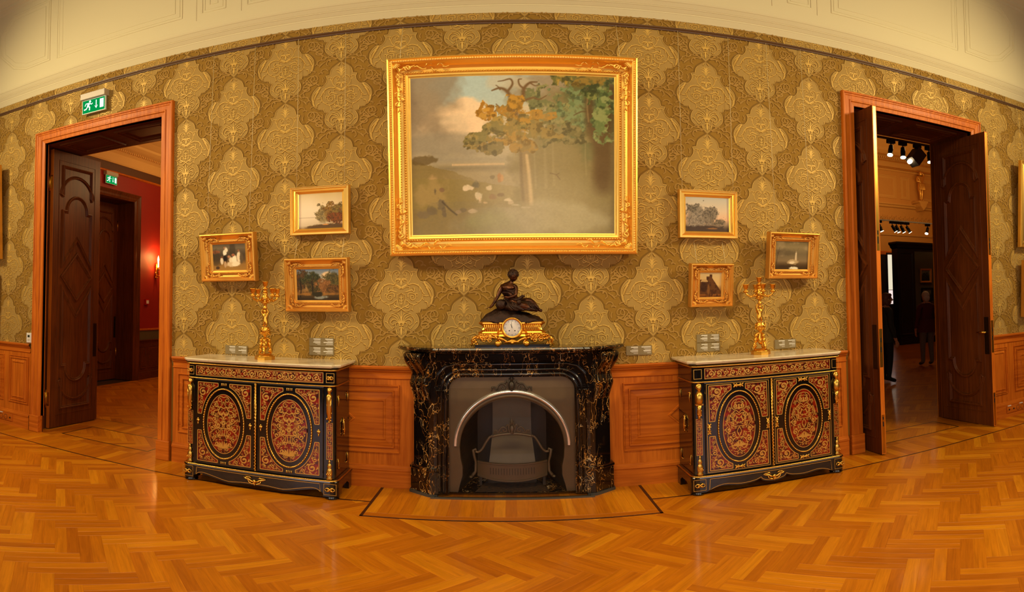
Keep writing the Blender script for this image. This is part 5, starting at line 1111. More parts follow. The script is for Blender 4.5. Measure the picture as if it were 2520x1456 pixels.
def art_big():
    a = Art(1.67, 1.37, 340, 1)
    a.grad([(0, (132, 114, 78)), (.2, (136, 118, 78)), (.40, (142, 124, 86)), (.47, (150, 134, 100)), (.6, (166, 148, 112)), (.8, (180, 162, 124)), (1, (158, 152, 124))])
    cl = a.n(3.2, 1, 5); sky = np.clip((a.v - .42) * 5, 0, 1)
    a.over(sky * np.clip((cl - .50) * 6, 0, 1) * .8, (140, 122, 92)); a.over(a.blob(.36, .90, .24, .11, .6, 3, .9, 4) * .85, (154, 170, 156)); a.over(a.blob(.25, .73, .17, .12, .35, 2, .9, 6) * .9, (216, 182, 134)); a.over(a.blob(.30, .64, .14, .06, .5, 62, .9, 6) * .7, (222, 184, 136)); a.over(a.blob(.17, .66, .14, .10, .5, 61, .9, 5) * .7, (184, 160, 120))
    a.over(a.blob(.05, .86, .17, .2, .5, 4, .9, 5) * .75, (122, 104, 76)); a.over(a.blob(.68, .94, .2, .11, .5, 5, .9, 5) * .75, (128, 108, 76)); a.over(a.blob(.14, .56, .26, .06, .6, 6, .8, 6) * .7, (128, 116, 90)); a.over(a.blob(.52, .95, .12, .05, .5, 63, .8, 6) * .6, (176, 162, 126))
    a.over(np.clip(1 - abs(a.v - .405) / .03, 0, 1) * (a.u < .55) * .6, (104, 92, 64)); a.over(np.clip(1 - abs(a.v - .428) / .010, 0, 1) * (a.u > .2) * (a.u < .46) * .8, (196, 160, 110)); a.over(np.clip(1 - abs(a.v - .46) / .03, 0, 1) * (a.u < .5) * .4, (120, 112, 92))
    a.over((a.v < .47 - a.u * .45 + .06 * (a.n(8., 7) - .5)) * np.clip(1.3 - a.u * 2.6, 0, 1) * .85, (118, 98, 52)); a.over(a.blob(.11, .31, .06, .13, .5, 8, 1.4, 9) * .6, (178, 140, 90)); a.over(a.blob(.05, .455, .07, .03, .3, 9, 1., 12) * .8, (92, 74, 40))
    a.over((a.v < .36 - .14 * a.u + .04 * (a.n(9., 64) - .5)) * (a.v > .16) * (a.u < .55) * .55, (124, 106, 54)); a.over(a.blob(.82, .40, .30, .5, .35, 11, .7, 6) * .85, (104, 90, 48)); a.over(a.blob(.93, .8, .13, .3, .35, 12, .7, 7) * .8, (84, 84, 46))
    for tr, w0, w1 in (([(.66, .28), (.655, .5), (.65, .7)], .012, .006), ([(.70, .3), (.695, .5), (.70, .66)], .009, .005), ([(.86, .36), (.855, .5), (.86, .66)], .007, .004), ([(.61, .28), (.605, .45), (.60, .6)], .007, .004)): a.over(a.line(tr, w0, w1) * .35, (140, 122, 78))
    a.leaves(.72, .77, .13, .10, (98, 98, 56), (124, 118, 66), 13); a.leaves(.66, .70, .12, .07, (110, 104, 60), (132, 122, 74), 19); a.leaves(.84, .80, .1, .14, (106, 118, 72), (90, 102, 58), 14); a.leaves(.78, .62, .12, .07, (96, 88, 48), (116, 104, 60), 18)
    for tr, w0, w1 in (([(.885, 1.0), (.875, .85), (.88, .72), (.90, .64), (.94, .58)], .03, .05), ([(.985, .92), (.97, .75), (.955, .6), (.95, .45), (.94, .3)], .04, .07), ([(.90, .64), (.93, .5), (.93, .35)], .05, .05)): a.over(a.line(tr, w0, w1) * .9, (78, 58, 30))
    a.over(a.line([(.88, .76), (.84, .765), (.80, .74)], .008, .004) * .8, (78, 60, 32)); a.over(a.line([(.872, .95), (.866, .8), (.872, .7)], .006, .006) * .5, (140, 116, 70))
    a.leaves(.80, .965, .09, .05, (92, 88, 38), (152, 122, 48), 15); a.leaves(.93, .92, .08, .09, (78, 84, 40), (116, 116, 58), 16); a.leaves(.87, .975, .08, .04, (124, 98, 36), (92, 84, 36), 17); a.leaves(.95, .75, .05, .12, (88, 100, 52), (120, 124, 70), 29)
    BR = (96, 70, 38)
    a.over(a.line([(.575, .16), (.562, .35), (.556, .5), (.535, .62), (.505, .74)], .040, .024) * .95, (122, 98, 56)); a.over(a.line([(.588, .18), (.578, .35), (.566, .48)], .014, .010) * .8, (190, 158, 104)); a.over(a.line([(.548, .2), (.54, .35), (.538, .5)], .012, .010) * .7, (84, 66, 36))
    for tr, w0, w1 in (([(.50, .70), (.53, .80), (.55, .85), (.556, .91), (.585, .95), (.62, .955)], .022, .004), ([(.51, .74), (.50, .82), (.475, .89), (.44, .915), (.40, .90)], .020, .004), ([(.475, .89), (.50, .94), (.49, .975), (.455, .965), (.43, .96)], .009, .003), ([(.55, .83), (.60, .85), (.63, .84), (.665, .865)], .010, .003), ([(.556, .91), (.535, .935), (.53, .97), (.545, .975)], .008, .003), ([(.44, .905), (.42, .935)], .005, .003), ([(.585, .95), (.61, .93), (.63, .935)], .006, .002), ([(.49, .76), (.45, .775), (.42, .81)], .010, .003), ([(.45, .775), (.42, .77), (.40, .74)], .008, .003), ([(.53, .62), (.45, .58), (.40, .55), (.36, .56)], .014, .004), ([(.45, .58), (.42, .52)], .008, .003)): a.over(a.line(tr, w0, w1) if len(tr) > 2 else a.line([tr[0], ((tr[0][0] + tr[1][0]) / 2 + .004, (tr[0][1] + tr[1][1]) / 2), tr[1]], w0, w1), BR)
    for cu, cv, ru, rv, c1, c2, sd in ((.36, .77, .05, .04, (146, 98, 26), (178, 128, 40), 20), (.345, .73, .035, .025, (140, 96, 28), (170, 124, 44), 40), (.475, .765, .06, .035, (150, 104, 30), (128, 100, 40), 21), (.51, .815, .04, .04, (164, 116, 32), (140, 98, 28), 27), (.58, .72, .09, .045, (156, 112, 36), (138, 104, 40), 22), (.46, .67, .09, .05, (116, 100, 46), (150, 118, 48), 23), (.41, .655, .05, .03, (112, 98, 48), (138, 112, 50), 41), (.35, .59, .07, .035, (112, 100, 52), (138, 116, 58), 24), (.31, .545, .035, .03, (108, 96, 52), (134, 112, 58), 42), (.49, .58, .09, .045, (148, 110, 42), (120, 100, 46), 25), (.41, .535, .05, .03, (106, 92, 50), (136, 108, 52), 26), (.62, .66, .08, .05, (130, 106, 50), (116, 100, 50), 28), (.54, .53, .05, .03, (140, 104, 40), (116, 94, 44), 43), (.66, .735, .05, .03, (152, 110, 40), (130, 102, 46), 44)): a.leaves(cu, cv, ru, rv, c1, c2, sd, .8)
    rg = random.Random(6)
    for cu, cv, ru, rv, c in ((.28, .285, .024, .016, (210, 186, 148)), (.265, .275, .012, .012, (196, 170, 132)), (.325, .24, .018, .024, (196, 178, 142)), (.385, .28, .013, .014, (206, 182, 142)), (.36, .19, .018, .010, (200, 160, 112)), (.335, .21, .01, .02, (190, 160, 120)), (.46, .205, .02, .012, (210, 188, 150)), (.485, .19, .014, .012, (200, 170, 130)), (.43, .235, .03, .012, (88, 66, 38)), (.40, .225, .016, .014, (120, 88, 54)), (.31, .305, .018, .026, (84, 76, 54)), (.43, .345, .010, .022, (156, 100, 50)), (.445, .34, .006, .018, (176, 120, 64)), (.40, .345, .012, .012, (98, 84, 54)), (.115, .265, .010, .028, (80, 68, 50)), (.145, .275, .012, .012, (108, 80, 58)), (.14, .19, .03, .045, (88, 76, 56)), (.10, .15, .02, .03, (92, 78, 56)), (.16, .13, .01, .03, (86, 72, 52)), (.30, .14, .024, .010, (180, 156, 122)), (.25, .15, .016, .012, (98, 82, 58)), (.23, .135, .012, .008, (150, 124, 92)), (.52, .175, .018, .006, (204, 186, 150)), (.06, .12, .03, .03, (104, 88, 62)), (.55, .16, .02, .006, (190, 172, 136))): a.over(a.blob(cu, cv, ru, rv, .4, int(cu * 999), 1.3, 22) * .7, c)
    a.over(a.line([(.15, .2), (.19, .15), (.22, .12)], .006) * .8, (64, 52, 36)); a.over(a.line([(.68, .37), (.71, .36), (.73, .33)], .004) + a.line([(.71, .36), (.725, .37)], .003), (84, 66, 38))
    a.over(a.blob(.62, .09, .32, .10, .5, 33, .6, 6) * .6, (150, 140, 104)); a.over(a.blob(.4, .06, .14, .08, .5, 34, .6, 6) * .6, (122, 116, 66)); a.over(np.clip((a.n(7., 65, 4) - .5) * 5, 0, 1) * (a.v < .2) * .35, (112, 98, 64))
    a.over(a.blob(.62, .40, .28, .38, 1.2, 35, .3, 4) * .34, (184, 166, 124)); a.over(a.blob(.70, .14, .24, .18, 1.1, 36, .3, 4) * .35, (178, 164, 126))  # pale glare haze on the picture, put into the paint colour
    a.c *= (.97 + .06 * a.n(60., 40, 2, 1.5, 2.)[..., None]); return a
def art_family():
    a = Art(.335, .235, 110, 2); a.grad([(0, (150, 108, 44)), (.22, (140, 100, 44)), (.4, (84, 62, 34)), (.6, (72, 58, 38)), (.85, (104, 88, 60)), (1, (84, 70, 48))]); a.over(a.blob(.1, .7, .12, .06, .5, 1) * .7, (176, 84, 34)); a.over(a.blob(.62, .75, .1, .35, .4, 2) * .6, (52, 40, 24)); a.over(a.blob(.1, .45, .12, .3, .5, 3) * .6, (54, 44, 26))
    for cu, cv, ru, rv, c in ((.37, .66, .055, .12, (222, 206, 168)), (.37, .86, .03, .04, (150, 104, 66)), (.42, .78, .045, .10, (214, 196, 156)), (.38, .44, .06, .14, (34, 24, 16)), (.37, .22, .035, .12, (176, 140, 96)), (.27, .36, .045, .13, (206, 184, 144)), (.27, .5, .025, .03, (120, 70, 40)), (.57, .38, .08, .12, (214, 192, 148)), (.66, .40, .07, .16, (226, 206, 164)), (.62, .58, .05, .05, (150, 90, 56)), (.55, .22, .13, .09, (200, 172, 124)), (.70, .24, .13, .10, (222, 200, 156)), (.79, .5, .06, .20, (214, 190, 146)), (.79, .74, .03, .04, (140, 90, 56)), (.87, .45, .05, .2, (92, 74, 46)), (.50, .52, .05, .05, (168, 116, 76)), (.14, .1, .06, .05, (70, 48, 26))): a.over(a.blob(cu, cv, ru, rv, .4, int(cu * 90), .3, 12), c)
    return a
def art_river():
    a = Art(.40, .31, 110, 3); a.grad([(0, (104, 78, 44)), (.08, (176, 152, 112)), (.3, (206, 182, 142)), (.55, (212, 188, 144)), (1, (190, 162, 104))]); a.over(a.blob(.1, .5, .4, .5, 1., 1, .2, 3) * .5, (224, 202, 164)); a.over(np.clip(1 - abs(a.v - .31) / .02, 0, 1) * (a.u < .5) * .5, (150, 126, 92))
    for cu, cv, ru, rv, c1, c2, sd in ((.55, .38, .12, .28, (140, 116, 66), (112, 92, 50), 3), (.68, .4, .08, .24, (120, 92, 42), (140, 104, 44), 4), (.82, .40, .18, .28, (132, 96, 34), (108, 70, 26), 5), (.93, .5, .12, .2, (126, 100, 40), (96, 74, 32), 6), (.88, .3, .16, .16, (122, 66, 22), (92, 58, 22), 7)): a.over(a.blob(cu, cv, ru * .8, rv * .8, .5, sd, .4) * .7, c2); a.leaves(cu, cv, ru, rv, c1, c2, sd + 20, .8)
    a.over(a.blob(.7, .04, .6, .07, .4, 9), (84, 60, 28)); a.over(a.blob(.62, .1, .07, .02, .4, 10), (196, 130, 60)); return a
def art_oaks():
    a = Art(.383, .27, 110, 4); a.grad([(0, (40, 30, 16)), (.2, (82, 60, 26)), (.3, (130, 92, 42)), (.5, (168, 132, 82)), (.75, (140, 136, 118)), (1, (96, 108, 116))]); a.over(a.blob(.72, .8, .12, .12, .5, 1, .4), (206, 172, 122))
    for cu, cv, ru, rv, c1, c2, sd in ((.10, .62, .16, .36, (58, 46, 22), (88, 58, 26), 3), (.38, .68, .22, .24, (44, 46, 20), (70, 66, 30), 4), (.38, .45, .18, .2, (52, 46, 20), (80, 62, 26), 5), (.86, .62, .2, .28, (64, 58, 26), (96, 82, 36), 6), (.66, .46, .14, .2, (112, 72, 32), (140, 92, 44), 7), (.88, .35, .16, .14, (70, 48, 20), (112, 74, 30), 8)): a.over(a.blob(cu, cv, ru * .85, rv * .85, .4, sd, .4), c1); a.leaves(cu, cv, ru, rv, c2, c1, sd + 20, .7)
    for tr in ([(.38, .2), (.38, .4), (.36, .6)], [(.08, .1), (.10, .4), (.08, .7)]): a.over(a.line(tr, .022), (34, 24, 12))
    a.over(a.blob(.5, .2, .5, .05, .4, 11) * .8, (150, 100, 40)); a.over(a.blob(.55, .1, .16, .06, .4, 12), (124, 122, 104)); a.over(a.blob(.5, .2, .14, .08, .4, 13), (44, 38, 18)); return a
def art_dusk():
    a = Art(.405, .30, 110, 5); a.grad([(0, (62, 46, 30)), (.12, (92, 72, 48)), (.22, (150, 124, 92)), (.35, (206, 160, 116)), (.6, (198, 172, 134)), (1, (170, 164, 140))])
    for cu, cv, ru, rv, c1, c2, sd in ((.28, .40, .28, .3, (118, 104, 82), (140, 124, 98), 3), (.18, .66, .14, .12, (124, 110, 86), (104, 92, 70), 4), (.55, .45, .18, .24, (126, 110, 84), (108, 94, 72), 5), (.78, .28, .14, .10, (116, 98, 72), (98, 84, 60), 6)): a.over(a.blob(cu, cv, ru * .85, rv * .85, .5, sd, .4) * .85, c1); a.leaves(cu, cv, ru, rv, c2, c1, sd + 20, .7)
    a.over(a.blob(.3, .06, .7, .10, .4, 9), (66, 50, 34)); a.over(a.blob(.6, .09, .12, .02, .4, 10) * .6, (168, 110, 52)); return a
def art_mill():
    a = Art(.34, .253, 110, 6); a.grad([(0, (52, 36, 16)), (.15, (74, 54, 26)), (.3, (120, 98, 62)), (.55, (104, 88, 56)), (.8, (124, 106, 66)), (1, (98, 82, 48))]); a.over(np.clip((a.n(4., 1) - .5) * 4, 0, 1) * (a.v > .45) * .5, (156, 134, 90)); a.over(a.blob(.25, .6, .3, .12, .7, 2) * .5, (78, 64, 40))
    a.over(a.line([(.62, .28), (.62, .45), (.625, .62)], .05, .03), (196, 172, 128)); a.over(a.line([(.53, .74), (.62, .62), (.70, .76)], .008) + a.line([(.56, .52), (.62, .62), (.72, .55)], .008), (104, 86, 56)); a.over(a.blob(.55, .27, .16, .09, .4, 3), (168, 142, 96)); a.over(a.blob(.5, .24, .1, .05, .4, 4), (206, 184, 140))
    a.over(a.blob(.55, .04, .14, .05, .4, 5), (206, 196, 160)); a.over(a.blob(.3, .1, .3, .04, .4, 6) * .6, (56, 38, 18)); a.over(a.line([(.03, .2), (.06, .5), (.12, .8)], .012, .004), (54, 38, 20)); a.over(a.line([(.07, .55), (.02, .7)], .006) + a.line([(.08, .6), (.14, .66)], .005), (60, 42, 24)); return a
def art_ruin():
    a = Art(.195, .214, 80, 7); a.grad([(0, (92, 50, 14)), (.12, (130, 78, 24)), (.2, (110, 66, 24)), (.5, (196, 156, 88)), (1, (184, 158, 104))]); ruin = ((a.v < .72) & (a.u < .40)) | ((a.v < .84) & (a.u > .30) & (a.u < .52)) | ((a.v < .92) & (a.u > .44) & (a.u < .56)) | (a.v < .80 - (a.u - .55) * 1.3) & (a.u > .5)
    a.over(ruin * (a.v > .12) * 1., (88, 52, 18)); a.over(ruin * np.clip((a.n(12., 2) - .45) * 5, 0, 1) * .8, (58, 30, 10)); d = np.hypot((a.u - .2) / .16, (a.v - .62) / .12); a.over((d < 1) * (a.v > .62) * .9, (186, 150, 88)); a.over(a.blob(.2, .42, .16, .2, .3, 3) * .6, (46, 24, 8)); a.over(a.blob(.4, .3, .05, .2, .3, 4) * .6, (130, 84, 34)); return a
def canvas(art, w_, h_, mat, parent, y, x0=0., gain=1.):
    H, W = art.H, art.W; c = np.clip(art.c, 0, 1); c = np.where(c <= .04045, c / 12.92, ((c + .055) / 1.055) ** 2.4) * gain * np.array((1., 1.06, 1.25))  # gain and tint brighten the paint colour in place of surface glare
    vs = np.stack([np.tile(np.linspace(-w_ / 2, w_ / 2, W), H), np.full(H * W, 0.), np.repeat(np.linspace(0, h_, H), W)], 1)
    idx = np.arange(H * W).reshape(H, W); fs = np.stack([idx[:-1, :-1], idx[:-1, 1:], idx[1:, 1:], idx[1:, :-1]], -1).reshape(-1, 4)
    me = bpy.data.meshes.new('canvas'); me.from_pydata(vs.tolist(), [], fs.tolist()); at = me.attributes.new('paint', 'FLOAT_COLOR', 'POINT')
    at.data.foreach_set('color', np.concatenate([c.reshape(-1, 3), np.ones((H * W, 1))], 1).ravel().astype(np.float32)); me.materials.append(mat); me.update()
    return link('canvas', me, parent, (x0, y, 0))
def paint_mat(name, rough):
    t = NT(name); at = t.n('ShaderNodeAttribute', attribute_name='paint'); n = t.noise(t.coord((1, 1, 1)), 260., 2.); return t.done(at.outputs['Color'], rough, 0., Specular_IOR_Level=.22, Normal=t.bump(n.outputs[0], .12, .002))
M_PAINT = paint_mat('oil_paint', .38); M_PAINTG = paint_mat('varnished_oil_paint', .2)
M_GOLDL = plain('bright_gilding', (250, 200, 96), .33, .85, .05); M_GOLDO = plain('old_gilding', (230, 172, 78), .42, .8, .1)
PR = dict(plain=[(0, 0), (0, .045), (.06, .060), (.12, .060), (.16, .05), (.30, .05), (.34, .038), (.60, .044), (.68, .046), (.74, .030), (.92, .022), (1., .016)],
          scoop=[(0, 0), (0, .06), (.04, .075), (.12, .078), (.16, .070), (.20, .066), (.28, .052), (.40, .036), (.55, .027), (.66, .028), (.70, .040), (.78, .042), (.82, .032), (.92, .026), (1., .020)],
          big=[(0, 0), (0, .10), (.03, .125), (.10, .13), (.14, .118), (.20, .115), (.23, .125), (.27, .12), (.32, .095), (.42, .062), (.55, .046), (.66, .045), (.70, .06), (.78, .064), (.82, .055), (.90, .050), (.93, .04), (1., .035)])
def painting(cx, z0, w_, h_, fw, fh, style, art, label, yb, tilt, wires=None, wz=4.13, gold=None, mat=None, group=None):
    root = empty('painting', (cx, yb, z0), 0, label, 'painting', group); root.rotation_euler = (math.atan2(tilt, h_), 0, 0)
    gm = gold or (M_GOLDL if style != 'scoop' else M_GOLDO); pr = PR[style]
    b = MB(); b.loops([[(-w_ / 2 + d * fw, -h, d * fh), (w_ / 2 - d * fw, -h, d * fh), (w_ / 2 - d * fw, -h, h_ - d * fh), (-w_ / 2 + d * fw, -h, h_ - d * fh)] for d, h in pr], True); b.add([(-w_ / 2, 0, 0), (w_ / 2, 0, 0), (w_ / 2, 0, h_), (-w_ / 2, 0, h_)], [(0, 1, 2, 3)])
    fr = b.obj('frame', gm, root)
    canvas(art, w_ - 2 * fw + .004, h_ - 2 * fh + .004, mat or M_PAINT, root, -pr[-1][1] - .001, 0., 1.4 if style == 'big' else 1.25).location.z = fh - .002
    if style != 'plain':                      # beads on the sight edge, corner leaves
        b = MB(); ih = pr[-7][1] + .004 if style == 'big' else .043; k_ = .74
        xs, zs = w_ / 2 - k_ * fw, (k_ * fh, h_ - k_ * fh); st_ = .022 if style == 'big' else .0105; r_ = st_ * .36
        hh = .065 if style == 'big' else .043
        for sx in np.arange(-xs, xs + 1e-6, 2 * xs / round(2 * xs / st_)):
            for z in zs: b.ball((sx, -hh, z), (r_ * 1.2, r_, r_), 5, 3)
        for sz in np.arange(zs[0], zs[1] + 1e-6, (zs[1] - zs[0]) / round((zs[1] - zs[0]) / st_)):
            for x in (-xs, xs): b.ball((x, -hh, sz), (r_, r_, r_ * 1.2), 5, 3)
        if style == 'big':
            for k2, hh2 in ((.17, .119),):
                xs, zs = w_ / 2 - k2 * fw, (k2 * fh, h_ - k2 * fh)
                for sx in np.arange(-xs, xs, .02):
                    for z in zs: b.ball((sx, -hh2, z), (.0062, .006, .006), 5, 3)
                for sz in np.arange(zs[0], zs[1], .02):
                    for x in (-xs, xs): b.ball((x, -hh2, sz), (.006, .006, .0062), 5, 3)
        b.obj('bead_row', gm, fr, kind='stuff')
        for sx in (-1, 1):
            for sz in (0, 1):
                c = MB(); ox, oz = sx * (w_ / 2), (h_ if sz else 0); qx, qz = -sx, (-1 if sz else 1); sc = fw * (1. if style == 'big' else 1.05)
                T = lambda p, q, e=.0: (ox + qx * p * sc, -(pr[9][1] + e), oz + qz * q * sc * fh / fw)
                e0 = .03 if style == 'big' else .016
                for k in range(7):               # shell
                    a = (k + .5) / 7 * PI / 2; c.tube([T(.22, .22, e0), T(.22 + .25 * math.cos(a), .22 + .25 * math.sin(a), e0 + .012), T(.22 + .42 * math.cos(a), .22 + .42 * math.sin(a), e0)], [sc * .02, sc * .055, sc * .03], 6)
                reach = 2.6 if style == 'big' else 1.5
                for ax_ in (0, 1):
                    for k in range(9 if style == 'big' else 5):
                        u = .6 + (reach - .6) * k / 8 if style == 'big' else .6 + (reach - .6) * k / 4; q = .48 + .14 * math.sin(k * 2.3); p0, p1, p2 = (u - .15, .48), (u, q + .12 * (-1) ** k), (u + .16, q + .04)
                        f_ = (lambda p: T(p[0], p[1], e0 * (1 - .5 * k / 9))) if ax_ == 0 else (lambda p: T(p[1], p[0], e0 * (1 - .5 * k / 9)))
                        c.tube([f_(p0), f_(p1), f_(p2)], [sc * .03, sc * .07 * (1 - .05 * k), sc * .02], 6)
                    sp_ = spiral(.95, .52, .16, .04, 2., 1.3, 12); c.tube([T(p[0], p[1], e0) if ax_ == 0 else T(p[1], p[0], e0) for p in sp_], sc * .035, 5)
                c.obj('corner_ornament', gm, fr)
    for x in wires or ():
        wb = MB(); th = math.atan2(tilt, h_); topy = -tilt + yb + .0
        # wire hangs plumb from the rail, in world space; expressed in the tilted frame's space
        p0 = Vector((x - cx, -.018 - yb, wz - z0)); p1 = Vector((x - cx, -tilt - .02 - 0., h_ * math.cos(th) - .01)); R = Matrix.Rotation(-th, 3, 'X')
        wb.tube([tuple(R @ p0), tuple(R @ p1)], .0022, 5); wb.obj('hanging_wire', M_WIRE, root)
    return root
M_WIRE = plain('nylon_wire', (206, 184, 132), .4)
ZW = ZR - .012
painting(.042, 2.0, 2.03, 1.70, .185, .175, 'big', art_big(), 'large gold-framed landscape of an old oak over the mantel clock', -.03, .13, (-.88, .93), ZW, mat=M_PAINTG)
SG = 'small gold-framed pictures flanking the fireplace'
painting(-2.478, 1.812, .566, .442, .115, .102, 'scoop', art_family(), 'gold-framed painting of a peasant family, leftmost of the small pictures', -.045, .058, (-2.70, -2.26), ZW, group=SG)
painting(-1.612, 2.205, .542, .428, .072, .060, 'plain', art_river(), 'plain gold-framed misty river scene left of the big landscape', -.02, .012, (-1.83, -1.39), ZW, group=SG)
painting(-1.625, 1.540, .580, .462, .100, .098, 'scoop', art_oaks(), 'ornate gold-framed oak wood scene hung below the misty river picture', -.025, .05, (-1.83, -1.40), 2.2, group=SG)
painting(1.712, 2.145, .540, .424, .069, .062, 'plain', art_dusk(), 'plain gold-framed dusk scene with grey trees right of the big landscape', -.02, .012, (1.48, 1.955), ZW, group=SG)
painting(1.715, 1.552, .394, .374, .100, .082, 'scoop', art_ruin(), 'small square gold-framed castle ruin below the dusk scene', -.03, .05, (1.585, 1.85), 2.138, group=SG)
painting(2.512, 1.792, .516, .424, .090, .085, 'scoop', art_mill(), 'gold-framed stormy windmill scene, rightmost of the small pictures', -.045, .062, (2.335, 2.70), ZW, group=SG)
EG = 'pictures cut by the edges of the view'
def art_edge(): a = Art(.7, .8, 40, 9); a.grad([(0, (70, 50, 26)), (.5, (120, 96, 60)), (1, (150, 132, 96))]); return a
painting(-6.24, 2.14, 1.0, 1.24, .12, .12, 'scoop', art_edge(), 'upper gold-framed picture at the left edge beyond the left doorway', -.05, .05, (-5.93,), ZW, group=EG)
painting(-6.34, 1.22, 1.0, .78, .11, .11, 'scoop', art_edge(), 'lower gold-framed picture at the left edge beyond the left doorway', -.04, .04, (), ZW, group=EG)
painting(6.27, 2.19, .95, 1.15, .09, .09, 'plain', art_edge(), 'upper plain gold-framed picture at the right edge beyond the right doorway', -.05, .06, (5.90, 6.02), ZW, group=EG)
painting(6.30, 1.28, .95, .74, .11, .11, 'scoop', art_edge(), 'lower ornate gold-framed picture at the right edge beyond the right doorway', -.04, .04, (), ZW, group=EG)

# ================================================================== LABEL PLATES, SIGN, SMALL FITTINGS
t = NT('frosted_plate'); tr = t.n('ShaderNodeBsdfTransparent', {'Color': (.9, .9, .88, 1)}); df = t.n('ShaderNodeBsdfPrincipled', {'Base Color': lin((146, 126, 84)), 'Roughness': .5}); mx = t.n('ShaderNodeMixShader', {0: .72, 1: tr.outputs[0], 2: df.outputs[0]}); t.t.links.new(mx.outputs[0], t.out.inputs[0]); M_PLATE = t.m
M_TXT = plain('white_lettering', (236, 230, 214), .6)
def label_plate(x0, x1, z0, z1, label, rows):
    xm = (x0 + x1) / 2; w_ = (x1 - x0); h_ = z1 - z0
    o = empty('label_plate', (xm, -.006, z0), 0, label, 'label', 'caption plates under the pictures')
    MB().cbox(-w_ / 2, w_ / 2, -.006, 0, 0, h_, .0015).obj('plate', M_PLATE, o)
    r_ = random.Random(int(x0 * 100)); b = MB()
    for k in range(rows):
        zz = h_ * (.86 - .62 * k / max(1, rows - 1) * 1.05)
        for (a0, a1) in ((-.38, -.04), (.08, .46)):
            big = k % 3 == 0; l = (a1 - a0) * w_ * (r_.uniform(.75, 1) if big else r_.uniform(.35, .8)); e = a1 * w_
            b.ribbon([(e - l, zz), (e, zz)], (.0062 if big else .0026), -.0068)
    b.obj('lettering', M_TXT, o, kind='stuff', fix=False)
label_plate(-2.555, -2.325, 1.128, 1.212, 'grey caption plate between the left candelabrum and the doorway', 6)
label_plate(-1.722, -1.495, 1.232, 1.304, 'upper grey caption plate of the stacked pair left of the fireplace', 6)
label_plate(-1.722, -1.495, 1.152, 1.226, 'lower grey caption plate of the stacked pair left of the fireplace', 6)
label_plate(.972, 1.195, 1.146, 1.226, 'single grey caption plate beside the right end of the mantel', 6)
label_plate(1.600, 1.812, 1.232, 1.304, 'upper grey caption plate of the stacked pair right of the fireplace', 6)
label_plate(1.600, 1.812, 1.150, 1.226, 'lower grey caption plate of the stacked pair right of the fireplace', 6)
label_plate(2.355, 2.575, 1.137, 1.222, 'grey caption plate between the right candelabrum and the doorway', 6)
M_SIGN = emit('lit_green_sign', (0, 150, 72), 1.0); M_SIGNW = emit('lit_white_pictogram', (235, 250, 240), 1.15); M_GREY = plain('grey_housing', (186, 172, 148), .4)
def exit_sign(parent_loc, rz, label, sc=1.):
    o = empty('exit_sign', parent_loc, rz, label, 'exit sign', 'green emergency exit signs'); W, H = .335 * sc, .17 * sc
    MB().cbox(-W / 2 - .012, W / 2 + .012, -.08, 0, H, H + .075 * sc, .004).obj('housing', M_GREY, o)
    MB().box(-W / 2 - .004, W / 2 + .004, -.052, -.030, -.006, H).obj('clear_panel', plain('sign_edge', (200, 214, 200), .1), o)
    MB().box(-W / 2 + .006, W / 2 - .006, -.0535, -.05, .004, H - .012).obj('green_face', M_SIGN, o)
    b = MB(); y = -.0545; T = lambda pts: [(p[0] * sc, p[1] * sc) for p in pts]
    b.fill(T([(.092, .032), (.148, .032), (.148, .140), (.092, .140)]), y)                   # door
    b.ribbon(T([(.040, .140), (.040, .070)]), .014 * sc, y); b.fill(T([(.014, .075), (.040, .034), (.066, .075), (.047, .066), (.033, .066)]), y - .0002)   # arrow
    b.fill(T([(-.052 + .016 * math.cos(k * PI / 6), .137 + .016 * math.sin(k * PI / 6)) for k in range(12)]), y)
    for pts, w_ in (([(-.066, .120), (-.085, .080)], .034), ([(-.060, .118), (-.030, .100), (-.012, .112)], .013), ([(-.074, .118), (-.112, .118), (-.128, .090)], .013), ([(-.083, .082), (-.056, .068), (-.060, .030)], .019), ([(-.088, .080), (-.108, .052), (-.142, .046)], .018)): b.ribbon(T(pts), w_ * sc, y - .0001)
    b.obj('pictogram', M_SIGNW, o, fix=False, kind='stuff'); return o
exit_sign((-4.205, -.004, 3.775), 0, 'green running-man exit sign above the left doorway')
th = empty('thermostat', (-5.235, -.002, 1.088), 0, 'small white room controller on the wallpaper beside the left doorway', 'thermostat')
MB().cbox(-.045, .045, -.024, 0, 0, .122, .006).obj('case', M_WHITE, th); MB().box(-.018, .018, -.0255, -.023, .068, .096).obj('screen', plain('dark_lcd', (40, 46, 30), .3), th)
for k in range(3):
    for j in range(2): MB().box(-.018 + .013 * k, -.009 + .013 * k, -.0255, -.023, .026 + .013 * j, .034 + .013 * j).obj('key', plain('beige_key', (190, 176, 150), .5), th)
